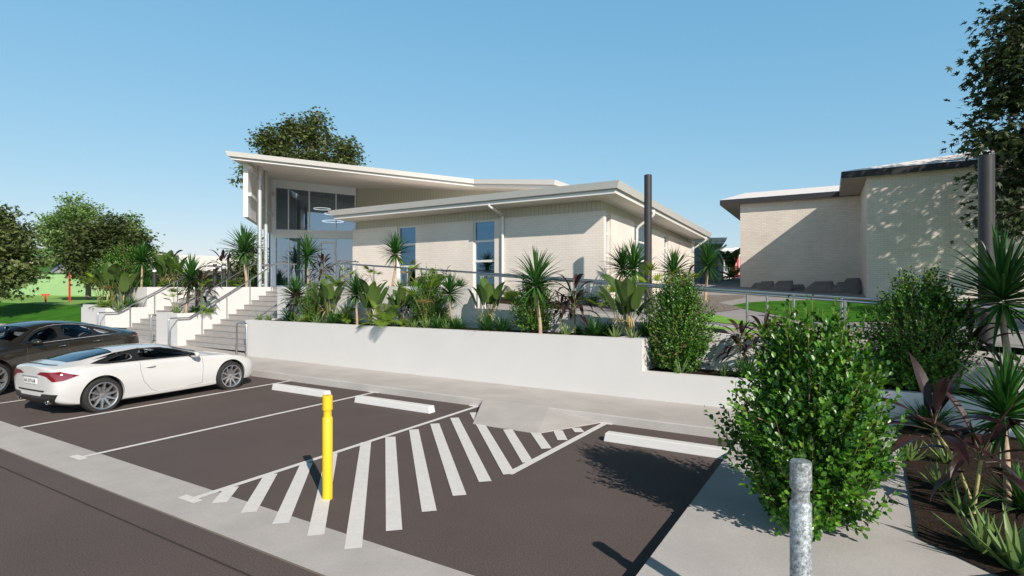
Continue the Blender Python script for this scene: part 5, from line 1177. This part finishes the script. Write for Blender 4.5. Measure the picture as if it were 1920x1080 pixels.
def make_car(sp):
    T = empty('parked_car', (0, 0, 0), 0, sp['label'], 'car', 'cars parked nose to the kerb' if False else None)
    rows = sp['rows']; K = 9; vs = []; faces = []
    for r in rows:
        x, zb, hb, zm, hm, zs, hs, zg, hg, zr, hr, z7, zt = r
        half = [(0, zb), (hb * .75, zb), (hb, zb + .06), (hm, zm), (hs, zs), (hg, zg), (hr, zr), (hr * .55, z7), (0, zt)]
        ring = half + [(-a, b) for a, b in half[-2:0:-1]]; vs += [(x, a, b) for a, b in ring]
    N = 16
    for i in range(len(rows) - 1):
        for k in range(N): faces.append((i * N + k, i * N + (k + 1) % N, (i + 1) * N + (k + 1) % N, (i + 1) * N + k))
    for base, flip in ((0, False), ((len(rows) - 1) * N, True)):
        fs = [(0, 15, 1)] + [(k, 16 - k, 15 - k, k + 1) for k in range(1, 7)] + [(7, 9, 8)]
        for f in fs: f = tuple(base + q for q in f); faces.append(f[::-1] if flip else f)
    me = bpy.data.meshes.new('cage'); me.from_pydata(vs, [], faces)
    bm = bmesh.new(); bm.from_mesh(me); bmesh.ops.recalc_face_normals(bm, faces=bm.faces)
    cl_ = bm.edges.layers.float.get('crease_edge') or bm.edges.layers.float.new('crease_edge')
    for e_ in bm.edges:
        a, b = e_.verts[0].index, e_.verts[1].index
        if a // N != b // N and a % N == b % N:
            k = a % N
            if k in (4, 12): e_[cl_] = .35
            if k in (5, 11): e_[cl_] = .55
            if k in (2, 14): e_[cl_] = .5
    bm.to_mesh(me); bm.free()
    tmp = bpy.data.objects.new('tmp', me); COL.objects.link(tmp)
    md = tmp.modifiers.new('s', 'SUBSURF'); md.levels = 3; md.render_levels = 3
    def bake(o):
        dg = bpy.context.evaluated_depsgraph_get(); dg.update(); m2 = bpy.data.meshes.new_from_object(o.evaluated_get(dg)); o.modifiers.clear(); o.data = m2; return m2
    bm_ = bake(tmp); full = bm_.copy()
    bvh = BVHTree.FromPolygons([v.co.copy() for v in full.vertices], [tuple(p.vertices) for p in full.polygons])
    # cutters
    cut = []
    def cutter(e): o = e.build('cut', line_m); cut.append(o); return o
    for wx in (sp['wf'], sp['wr']):
        for s_ in (-1, 1):
            e = MB(); R_ = sp['r'] + sp['arch']; n = 40; y0, y1 = s_ * .62, s_ * 1.3
            e.add([(wx + R_ * math.cos(2 * math.pi * k / n), y, sp['r'] + .01 + R_ * math.sin(2 * math.pi * k / n)) for y in (y0, y1) for k in range(n)],
                  [tuple(range(n)), tuple(range(2 * n - 1, n - 1, -1))] + [(k, k + n, (k + 1) % n + n, (k + 1) % n) for k in range(n)]); cutter(e)
    cp = sp['cabin']; n = len(cp); zlo = min(z for _, z in cp); zhi = max(z for _, z in cp); e = MB()
    hw = lambda z: sp['cw'][0] + (sp['cw'][1] - sp['cw'][0]) * (max(z, sp['cz']) - sp['cz']) / (zhi - sp['cz'])
    e.add([(x, hw(z), z) for x, z in cp] + [(x, -hw(z), z) for x, z in cp], [tuple(range(n)), tuple(range(2 * n - 1, n - 1, -1))] + [(i, i + n, (i + 1) % n + n, (i + 1) % n) for i in range(n)]); cutter(e)
    for op in sp['openings']:
        n = len(op); e = MB(); e.add([(x, 1.2, z) for x, z in op] + [(x, -1.2, z) for x, z in op], [tuple(range(n)), tuple(range(2 * n - 1, n - 1, -1))] + [(i, i + n, (i + 1) % n + n, (i + 1) % n) for i in range(n)]); cutter(e)
    for op, z0 in sp['screens']:
        n = len(op); e = MB(); e.add([(x, y, z0) for x, y in op] + [(x, y, 1.8) for x, y in op], [tuple(range(n)), tuple(range(2 * n - 1, n - 1, -1))] + [(i, i + n, (i + 1) % n + n, (i + 1) % n) for i in range(n)]); cutter(e)
    for c in cut:
        b_ = bmesh.new(); b_.from_mesh(c.data); bmesh.ops.recalc_face_normals(b_, faces=b_.faces); b_.to_mesh(c.data); b_.free()
        m_ = tmp.modifiers.new('b', 'BOOLEAN'); m_.operation = 'DIFFERENCE'; m_.solver = 'EXACT'; m_.object = c; bake(tmp)
    for c in cut: bpy.data.objects.remove(c)
    body = tmp; body.name = 'body'; body.data.name = 'body'; body.data.materials.clear(); body.data.materials.append(sp['paint']); body.data.materials.append(black_pl)
    for p in body.data.polygons:
        p.use_smooth = True; p.material_index = 0
    body.data.set_sharp_from_angle(angle=R(32)); body.parent = T
    # surface-hugging pieces
    def hit(u, v, proj, side=1):
        if proj == 'side': o, d = Vector((u, side * 2.5, v)), Vector((0, -side, 0))
        elif proj == 'top': o, d = Vector((u, v, 3)), Vector((0, 0, -1))
        elif proj == 'rear': o, d = Vector((-5, u, v)), Vector((1, 0, 0))
        elif proj == 'front': o, d = Vector((5, u, v)), Vector((-1, 0, 0))
        elif proj == 'corner':   # rear corner seen at 45 degrees; u=(x+|y|)/sqrt2
            d = Vector((1, -side, 0)).normalized(); o = Vector((u / math.sqrt(2), side * u / math.sqrt(2), v)) - d * 5
        h, nn, *_ = bvh.ray_cast(o, d)
        if h is None: return None, None
        return h, (nn if nn.dot(d) < 0 else -nn)
    def patch(name, poly, proj, off, m, side=1, holes=(), s=.05, par=None, sub=None):
        V, F = tri2d(poly, s, holes); pts = []; ok = []
        for v in V:
            h, nn = hit(v.x, v.y, proj, side); ok.append(h is not None); pts.append(h + nn * off if h is not None else Vector((0, 0, 0)))
        e = MB(); e.add(pts, [f for f in F if all(ok[i] for i in f)], True); return e.build(name, m, par or T)
    def ribbon(name, line, proj, wd, off, m, side=1, par=None, n=8, closed=False):
        e = MB(); pts = []
        for i in range(len(line) - (0 if closed else 1)):
            a, b = line[i], line[(i + 1) % len(line)]
            for k in range(n): pts.append((a[0] + (b[0] - a[0]) * k / n, a[1] + (b[1] - a[1]) * k / n))
        if not closed: pts.append(line[-1])
        P = []
        for q in pts:
            h, nn = hit(*q, proj, side)
            if h is not None: P.append((h, nn))
        vs = []; M = len(P)
        for i, (h, nn) in enumerate(P):
            a = P[(i - 1) % M if closed else max(i - 1, 0)][0]; b = P[(i + 1) % M if closed else min(i + 1, M - 1)][0]; t = (b - a).normalized(); w_ = t.cross(nn).normalized() * wd / 2
            vs += [h - w_ + nn * off * .1, h - w_ * .7 + nn * off, h + w_ * .7 + nn * off, h + w_ + nn * off * .1]
        L_ = M if closed else M - 1
        e.add(vs, [(4 * i + k, 4 * ((i + 1) % M) + k, 4 * ((i + 1) % M) + k + 1, 4 * i + k + 1) for i in range(L_) for k in range(3)], True); return e.build(name, m, par or T)
    for s_ in (1, -1):
        patch('window_surround', sp['dlo'], 'side', .004, sp['surround'], s_, sp['openings'], .04)
        for k, op in enumerate(sp['openings']): patch('window_glass', op, 'side', -.004, car_glass, s_)
        if sp.get('chrome_dlo'): ribbon('chrome_trim', sp['dlo'], 'side', .028, .010, chrome, s_, None, 3, True)
        for l in sp['gaps']: ribbon('door_gap', l, 'side', .007, .0012, line_m, s_)
        for hx, hz in sp['handles']:
            h, nn = hit(hx, hz, 'side', s_); e = MB()
            n = 9; pts = [h + nn * (.012 + .022 * math.sin(math.pi * k / (n - 1))) + Vector((.105 - .21 * k / (n - 1), 0, .006 * math.sin(math.pi * k / (n - 1)))) for k in range(n)]
            e.tube(pts, [.006 + .011 * math.sin(math.pi * k / (n - 1)) ** .5 for k in range(n)], 10); e.build('door_handle', sp['handle_m'], T)
        mx, mz = sp['mirror']; h, nn = hit(mx, mz, 'side', s_); y0 = abs(h.y)
        e = MB(); prof_ = []; n = 14
        c0 = Vector((mx + .02, s_ * (y0 + .13), mz + .055))
        ring = []
        for i in range(9):
            th = math.pi * i / 8
            for k in range(n):
                ph = 2 * math.pi * k / n; ring.append(c0 + Vector((.075 * math.cos(ph) * math.sin(th) * (1.25 if math.cos(ph) > 0 else .7), .125 * math.cos(th) * -s_, .068 * math.sin(ph) * math.sin(th) ** .8 if math.sin(th) > 0 else 0)))
        e.add(ring, [(i * n + k, i * n + (k + 1) % n, (i + 1) * n + (k + 1) % n, (i + 1) * n + k) for i in range(8) for k in range(n)], True)
        mm = e.build('mirror', sp['paint'], T)
        e = MB(); e.tube([Vector((mx, s_ * (y0 - .02), mz)), Vector((mx + .01, s_ * (y0 + .07), mz + .03))], [.03, .022], 8); e.build('arm', black_pl, mm)
        e = MB(); e.add([c0 + Vector((-.054, s_ * .1 * math.cos(a * .5236), .052 * math.sin(a * .5236))) for a in range(12)], [tuple(range(12))]); e.build('mirror_glass', chrome, mm)
    for op, z0 in sp['screens']:
        back = op[0][0] < 0
        patch('rear_window' if back else 'windscreen', op, 'top', -.003, rear_glass if back else car_glass, 1, (), .06)
        bo = inset(op if sum(op[i][0] * op[(i + 1) % len(op)][1] - op[(i + 1) % len(op)][0] * op[i][1] for i in range(len(op))) > 0 else op[::-1], .035)
        ribbon('screen_seal', op, 'top', .016, .003, black_pl, 1, None, 8, True)
    for nm, poly, proj, off, m_, both in sp['patches']:
        for s_ in ((1, -1) if both else (1,)): patch(nm, poly, proj, off, m_, s_, (), .035)
    for nm, l, proj, wd, off, m_, both in sp['ribbons']:
        for s_ in ((1, -1) if both else (1,)): ribbon(nm, l, proj, wd, off, m_, s_, None, 6)
    # cabin
    e = MB(); cx0, cx1 = cp[0][0], cp[1][0]; zf = zlo + .002
    e.box(cx0 + .02, cx1 - .02, -sp['cw'][0] + .01, sp['cw'][0] - .01, zf, zf + .05)
    e.box(cx1 - .42, cx1 - .02, -sp['cw'][0] + .02, sp['cw'][0] - .02, zf + .05, sp['dash']); e.box(cx0 + .02, cx0 + .35, -sp['cw'][0] + .02, sp['cw'][0] - .02, zf + .05, sp['dash'] - .02); e.build('dashboard', cabin_dark, T, .02)
    e = MB(); c = Vector((cx1 - .52, sp['drv'] * .36, sp['dash'] - .02)); e.tube([c + Matrix.Rotation(R(-25), 3, 'Y') @ Vector((0, .17 * math.cos(a * math.pi / 12), .17 * math.sin(a * math.pi / 12))) for a in range(25)], .014, 7, False); e.build('steering_wheel', cabin_dark, T)
    for sx in sp['seats']:
        for sy in (-.36, .36):
            e = MB(); e.box(sx - .2, sx + .28, sy - .23, sy + .23, zf + .05, zf + .22)
            e.add([(sx - .22, sy - .22, zf + .2), (sx - .10, sy - .22, zf + .2), (sx - .10, sy + .22, zf + .2), (sx - .22, sy + .22, zf + .2), (sx - .38, sy - .20, zf + .58), (sx - .29, sy - .20, zf + .58), (sx - .29, sy + .20, zf + .58), (sx - .38, sy + .20, zf + .58)], [(0, 3, 2, 1), (4, 5, 6, 7), (0, 1, 5, 4), (1, 2, 6, 5), (2, 3, 7, 6), (3, 0, 4, 7)])
            if sx == sp['seats'][0]: e.box(sx - .41, sx - .31, sy - .12, sy + .12, zf + .56, zf + .56 + sp['hr'])
            e.v = [(x, y, zf + (z - zf) * sp['ss']) for x, y, z in e.v]; e.build('seat', seat_m, T, .025)
    e = MB(); e.lathe([(.0001, -.012), (.05, -.01), (.06, 0), (.05, .012)], 14, (cp[2][0] - .42, 0, zhi - .08), 'y'); e.build('rear_view_mirror', black_pl, T)
    # wheels
    r = sp['r']; wy = sp['wy']
    for wx in (sp['wf'], sp['wr']):
        for s_ in (1, -1):
            e = MB(); ty = [(r * .72, -.105), (r * .80, -.115), (r * .93, -.110), (r * .985, -.085), (r, -.05), (r, .05), (r * .985, .085), (r * .93, .110), (r * .80, .115), (r * .72, .105)]
            O = (wx, s_ * (wy - .115), r); e.lathe([(a, b) for a, b in ty], 44, O, 'y'); wheel = e.build('wheel', rubber, T)
            e = MB(); f = s_; pr = [(r * .73, .108), (r * .765, .118), (r * .75, .120), (r * .70, .112), (r * .67, .06), (r * .66, -.10)]
            e.lathe([(a, b * f) for a, b in pr], 44, O, 'y')
            for k in range(sp['spokes']):
                a = 2 * math.pi * k / sp['spokes'] + (.11 if k % 2 else -.11) * sp['pair'] + .2; ca, sa_ = math.cos(a), math.sin(a)
                def q(rad, wd, yy): return (O[0] + ca * rad - sa_ * wd, O[1] + f * yy, O[2] + sa_ * rad + ca * wd)
                e.add([q(r * .12, -.022, .082), q(r * .12, .022, .082), q(r * .71, .013, .112), q(r * .71, -.013, .112), q(r * .12, -.026, .05), q(r * .12, .026, .05), q(r * .71, .018, .08), q(r * .71, -.018, .08)],
                      [(0, 1, 2, 3), (0, 4, 5, 1), (1, 5, 6, 2), (3, 2, 6, 7), (0, 3, 7, 4)])
            e.lathe([(.0001, .090 * f), (r * .13, .088 * f), (r * .17, .070 * f), (r * .17, .04 * f)], 24, O, 'y'); e.build('rim', alloy, wheel)
            e = MB(); e.lathe([(.0001, .035 * f), (r * .48, .035 * f), (r * .48, .015 * f), (.001, .015 * f)], 30, O, 'y'); e.build('brake_disc', disc_m, wheel)
            e = MB(); e.lathe([(.0001, -.02 * f), (r * .69, -.02 * f), (r * .69, -.1 * f)], 30, O, 'y'); e.build('wheel_back', cabin_dark, wheel)
            e = MB(); R_ = r + sp['arch'] - .003; n = 26; vs = []
            for k in range(n + 1):
                a = math.pi * (-.12 + 1.24 * k / n)
                for y in (.60, .86): vs.append((wx + R_ * math.cos(a), s_ * y, r + .01 + R_ * math.sin(a)))
            e.add(vs, [(2 * k, 2 * k + 1, 2 * k + 3, 2 * k + 2) for k in range(n)], True)
            e.box(wx - R_, wx + R_, s_ * .60 - .004, s_ * .60 + .004, .16, r + R_); e.build('arch_liner', cabin_dark, T)
    e = MB(); e.box(sp['wr'] - .3, sp['wf'] + .3, -.58, .58, .13, .2); e.build('underbody', cabin_dark, T)
    return T, hit
coupe_rows = [
 (-2.31, .36, .58, .56, .72, .80, .68, .90, .61, .955, .46, .965, .97),
 (-2.22, .27, .76, .56, .86, .83, .82, .925, .74, .978, .57, .988, .992),
 (-2.0, .20, .84, .57, .93, .865, .88, .945, .79, .995, .61, 1.012, 1.018),
 (-1.7, .17, .87, .56, .955, .90, .905, .955, .80, 1.005, .61, 1.035, 1.045),
 (-1.375, .16, .88, .55, .965, .925, .905, .965, .80, 1.06, .60, 1.10, 1.115),
 (-1.0, .15, .88, .54, .95, .93, .89, .965, .785, 1.13, .58, 1.185, 1.20),
 (-.5, .14, .88, .50, .93, .92, .875, .955, .775, 1.20, .56, 1.26, 1.275),
 (0, .14, .88, .48, .925, .905, .87, .945, .775, 1.22, .55, 1.28, 1.295),
 (.4, .14, .88, .48, .925, .895, .87, .935, .78, 1.18, .56, 1.24, 1.255),
 (.8, .14, .88, .50, .93, .885, .875, .925, .79, 1.06, .60, 1.12, 1.135),
 (1.1, .15, .88, .53, .945, .88, .885, .905, .80, .955, .62, .985, .995),
 (1.375, .16, .88, .55, .955, .86, .89, .885, .80, .905, .62, .925, .93),
 (1.7, .17, .87, .53, .945, .81, .875, .835, .79, .865, .60, .88, .885),
 (2.0, .18, .84, .50, .90, .74, .83, .765, .74, .795, .56, .81, .815),
 (2.2, .19, .74, .44, .79, .63, .73, .66, .65, .69, .50, .70, .705),
 (2.30, .22, .58, .38, .62, .53, .56, .56, .49, .585, .38, .59, .592)]
sq = lambda z: .95 + (z - .95) * .84 if z > .95 else z
def sx_(x): return x if abs(x) < 1.4 else (1.4 + (abs(x) - 1.4) * .85) * (1 if x > 0 else -1)
CS_ = .30      # the cabin sits well back
def upper(x):
    for a, b in zip(coupe_rows, coupe_rows[1:]):
        if a[0] <= x <= b[0]: t = (x - a[0]) / (b[0] - a[0]); return [a[k] + (b[k] - a[k]) * t for k in range(7, 13)]
    return list((coupe_rows[0] if x < 0 else coupe_rows[-1])[7:13])
def shf(x): return CS_ * max(0, min(1, (x + 2.25) / .55)) * (1 if x < 1.0 else max(.05, 1 - (x - 1.0) / 1.4))
coupe_rows = [(r[0], *r[1:7], *upper(r[0] + shf(r[0]))) for r in coupe_rows]
coupe_rows = [(sx_(r[0]), *r[1:9], sq(r[9]), r[10], sq(r[11]), sq(r[12])) for r in coupe_rows]
SQ = lambda poly: [(x - CS_, sq(z)) for x, z in poly]
D1 = SQ(smooth_poly([(-.30, .965), (-.30, 1.165), (.05, 1.175), (.35, 1.135), (.62, 1.055), (.90, .935)], 1))
D2 = SQ(smooth_poly([(-1.02, .975), (-.72, 1.075), (-.45, 1.14), (-.44, .965)], 2))
coupe, chit = make_car(dict(label='low white two door coupe parked nose first beside the stall line', rows=coupe_rows, wf=1.375, wr=-1.375, r=.345, arch=.045, wy=.925,
    cabin=SQ([(-.60, .50), (1.02, .50), (1.0, .86), (.60, 1.07), (.25, 1.19), (-.2, 1.215), (-.7, 1.16), (-1.15, 1.05), (-1.4, .96), (-1.15, .80), (-.60, .80)]), cw=(.75, .53), cz=.93,
    openings=[D1, D2], screens=[([(x - CS_, y) for x, y in op_], z_) for op_, z_ in [([(1.0, -.62), (1.06, -.35), (1.08, 0), (1.06, .35), (1.0, .62), (.50, .52), (.46, 0), (.50, -.52)], .90), ([(-.72, -.50), (-.70, 0), (-.72, .50), (-1.32, .57), (-1.50, .50), (-1.53, 0), (-1.50, -.50), (-1.32, -.57)], .96)]],
    dlo=SQ(smooth_poly([(-1.33, .952), (-.98, 1.06), (-.55, 1.165), (-.1, 1.205), (.3, 1.175), (.62, 1.085), (1.02, .915), (.0, .935)], 1)), surround=black_pl, gaps=[
      [(-.68, .93), (-.68, .75), (-.62, .52), (-.47, .33), (-.32, .26)], [(.66, .90), (.68, .70), (.66, .45), (.66, .30)], [(-.32, .26), (.2, .27), (.66, .30)]],
    handles=[(-.48, .80)], handle_m=MATS.get('coupe_white') or paint('coupe_white', (0.62, 0.605, 0.59), .25), paint=MATS.get('coupe_white') or paint('coupe_white', (0.62, 0.605, 0.59), .25),
    mirror=(.42, .905), dash=.88, drv=1, hr=.14, ss=.80, seats=[-.25], spokes=10, pair=0,
    patches=[('tail_lamp', [(-1.36, .825), (-1.26, .872), (-.88, .885), (-.62, .80), (-.82, .722), (-1.00, .705), (-1.14, .795)], 'corner', .006, tail_m, True),
             ('diffuser', [(-.80, .47), (-.42, .47), (-.36, .42), (.36, .42), (.42, .47), (.80, .47), (.64, .215), (-.64, .215)], 'rear', .006, black_pl, False),
             ('bumper_slot', [(-.50, .53), (.50, .53), (.46, .50), (-.46, .50)], 'rear', .005, black_pl, False),
             ('front_splitter', [(-.7, .30), (.7, .30), (.62, .22), (-.62, .22)], 'front', .006, black_pl, False)],
    ribbons=[('spoiler_lip', [(-.55, .985), (0, .995), (.55, .985)], 'rear', .02, .012, black_pl, False), ('boot_gap', [(-.62, .68), (-.62, .9)], 'rear', .005, .001, line_m, False), ('boot_gap', [(.62, .68), (.62, .9)], 'rear', .005, .001, line_m, False),
             ('sill_crease', [(-.95, .235), (-.3, .26), (.5, .27), (1.0, .255)], 'side', .02, .006, MATS.get('coupe_white'), True), ('tail_lamp_rim', [(-1.14, .787), (-1.00, .697), (-.82, .714), (-.61, .797)], 'corner', .014, .006, MATS.get('coupe_white'), True)]))
h, nn = chit(0, .69, 'rear'); e = MB(); e.box(h.x - .012, h.x + .01, -.23, .23, .635, .745); plate = e.build('number_plate', plate_m, coupe, .003)
def lettering(txt, size, m, parent, mtx):
    cu = bpy.data.curves.new('lettering', 'FONT'); cu.body = txt; cu.size = size; cu.align_x = 'CENTER'; cu.align_y = 'CENTER'; cu.extrude = .001
    o = bpy.data.objects.new('lettering', cu); COL.objects.link(o); dg = bpy.context.evaluated_depsgraph_get(); dg.update()
    me = bpy.data.meshes.new_from_object(o.evaluated_get(dg)); bpy.data.objects.remove(o); me.materials.clear(); me.materials.append(m); me.transform(mtx)
    o = bpy.data.objects.new('lettering', me); COL.objects.link(o); o.parent = parent; return o
lettering('AK-279-AR', .092, black_pl, plate, Matrix.Translation((h.x - .0135, 0, .689)) @ Matrix(((0, 0, -1, 0), (-1, 0, 0, 0), (0, 1, 0, 0), (0, 0, 0, 1))))
e = MB(); e.box(h.x - .012, h.x + .01, -.30, .30, .765, .785); e.build('plate_garnish', mat('satin_bar', (.45, .5, .52), .3, metal=.5), coupe)
for s_ in (1, -1):
    h2, _n = chit(s_ * .52, .315, 'rear'); e = MB(); e.lathe([(.035, .04), (.05, .045), (.052, 0), (.045, -.045), (.034, -.045), (.03, .03)], 22, (0, 0, 0), 'y'); e.v = [(y + h2.x + .02, x * 1.25 + s_ * .52, z + .315) for x, y, z in e.v]; e.build('exhaust_pipe', chrome, coupe)
coupe.location = (-12.33, 5.93, -.035); coupe.rotation_euler = (0, 0, R(94)); coupe.scale = (.915, .915, .915)

sedan_rows = [
 (-2.40, .46, .56, .66, .68, .93, .64, 1.02, .57, 1.085, .43, 1.095, 1.10),
 (-2.30, .34, .74, .66, .85, .96, .80, 1.04, .72, 1.105, .55, 1.115, 1.12),
 (-2.0, .26, .83, .63, .93, .99, .87, 1.055, .78, 1.145, .585, 1.165, 1.175),
 (-1.7, .24, .86, .60, .95, 1.01, .89, 1.065, .79, 1.20, .58, 1.225, 1.24),
 (-1.4, .22, .87, .60, .955, 1.02, .895, 1.07, .79, 1.265, .575, 1.30, 1.315),
 (-1.0, .20, .87, .58, .945, 1.02, .89, 1.07, .785, 1.345, .57, 1.395, 1.41),
 (-.5, .20, .87, .56, .935, 1.01, .885, 1.06, .785, 1.405, .565, 1.46, 1.475),
 (0, .20, .87, .55, .935, .995, .885, 1.045, .79, 1.425, .565, 1.48, 1.495),
 (.4, .20, .87, .55, .935, .98, .885, 1.03, .79, 1.385, .57, 1.435, 1.45),
 (.8, .20, .87, .56, .94, .965, .885, 1.015, .795, 1.265, .60, 1.315, 1.33),
 (1.15, .20, .88, .58, .945, .95, .89, .99, .80, 1.085, .63, 1.12, 1.13),
 (1.45, .21, .88, .60, .955, .925, .89, .96, .80, .99, .63, 1.015, 1.025),
 (1.8, .22, .87, .58, .945, .88, .88, .91, .79, .94, .61, .955, .96),
 (2.1, .23, .84, .55, .90, .80, .83, .83, .74, .86, .56, .87, .875),
 (2.3, .25, .74, .50, .79, .70, .73, .73, .65, .75, .50, .76, .765),
 (2.40, .28, .58, .45, .62, .60, .56, .63, .49, .65, .38, .66, .66)]
sp_paint = paint('bronze_brown', (0.046, 0.037, 0.027), .32, .6)
S1 = smooth_poly([(.10, 1.055), (.10, 1.345), (.42, 1.29), (.68, 1.19), (.92, 1.035)], 1)
S2 = smooth_poly([(-.85, 1.075), (-.85, 1.285), (-.45, 1.36), (-.06, 1.375), (-.06, 1.06)], 1)
S3 = smooth_poly([(-1.42, 1.105), (-1.2, 1.185), (-.93, 1.255), (-.93, 1.085)], 1)
sedan, shit = make_car(dict(label='bronze brown four door fastback with chrome window trim beyond the white coupe', rows=sedan_rows, wf=1.72, wr=-1.43, r=.36, arch=.05, wy=.925,
    cabin=[(-1.4, .55), (1.1, .55), (1.08, .95), (.80, 1.15), (.35, 1.36), (-.1, 1.42), (-.6, 1.40), (-1.1, 1.30), (-1.55, 1.16), (-1.7, 1.05)], cw=(.75, .54), cz=1.04,
    openings=[S1, S2, S3], screens=[([(1.12, -.62), (1.16, 0), (1.12, .62), (.60, .53), (.56, 0), (.60, -.53)], .98), ([(-1.02, -.5), (-1.0, 0), (-1.02, .5), (-1.62, .5), (-1.66, 0), (-1.62, -.5)], 1.10)],
    dlo=smooth_poly([(-1.72, 1.085), (-1.3, 1.22), (-.9, 1.32), (-.4, 1.392), (.1, 1.395), (.5, 1.32), (.8, 1.19), (1.08, 1.0), (0, 1.035), (-1.6, 1.068)], 1), surround=black_pl, chrome_dlo=True, gaps=[
      [(-.02, 1.02), (-.02, .60), (.0, .30)], [(.98, .98), (1.0, .7), (.94, .35)], [(-.92, 1.06), (-1.02, .80), (-.9, .45), (-.85, .3)], [(-.85, .3), (0, .3), (.94, .35)]],
    handles=[(.16, .90), (-.78, .93)], handle_m=chrome, paint=sp_paint, mirror=(.80, 1.0), dash=1.0, drv=1, hr=.18, ss=.98, seats=[.1, -.75], spokes=10, pair=1,
    patches=[('tail_lamp', [(-1.30, .99), (-.98, 1.0), (-.78, .975), (-.98, .93), (-1.30, .90)], 'corner', .006, tail_m, True)],
    ribbons=[('tail_lamp_trim', [(-1.28, .995), (-.98, 1.005), (-.77, .976), (-.98, .925), (-1.28, .895)], 'corner', .012, .010, chrome, True), ('tail_lamp_bar', [(-1.28, .95), (-1.0, .962), (-.82, .97)], 'corner', .010, .011, chrome, True),
             ('side_crease', [(-1.9, .90), (-.8, .875), (.6, .83), (1.4, .78)], 'side', .018, .005, sp_paint, True), ('boot_spoiler', [(-.5, 1.125), (0, 1.135), (.5, 1.125)], 'rear', .05, .03, sp_paint, False)]))
sedan.location = (-16.33, 5.37, 0); sedan.rotation_euler = (0, 0, R(-65.7)); sedan.scale = (.97, .97, .97)
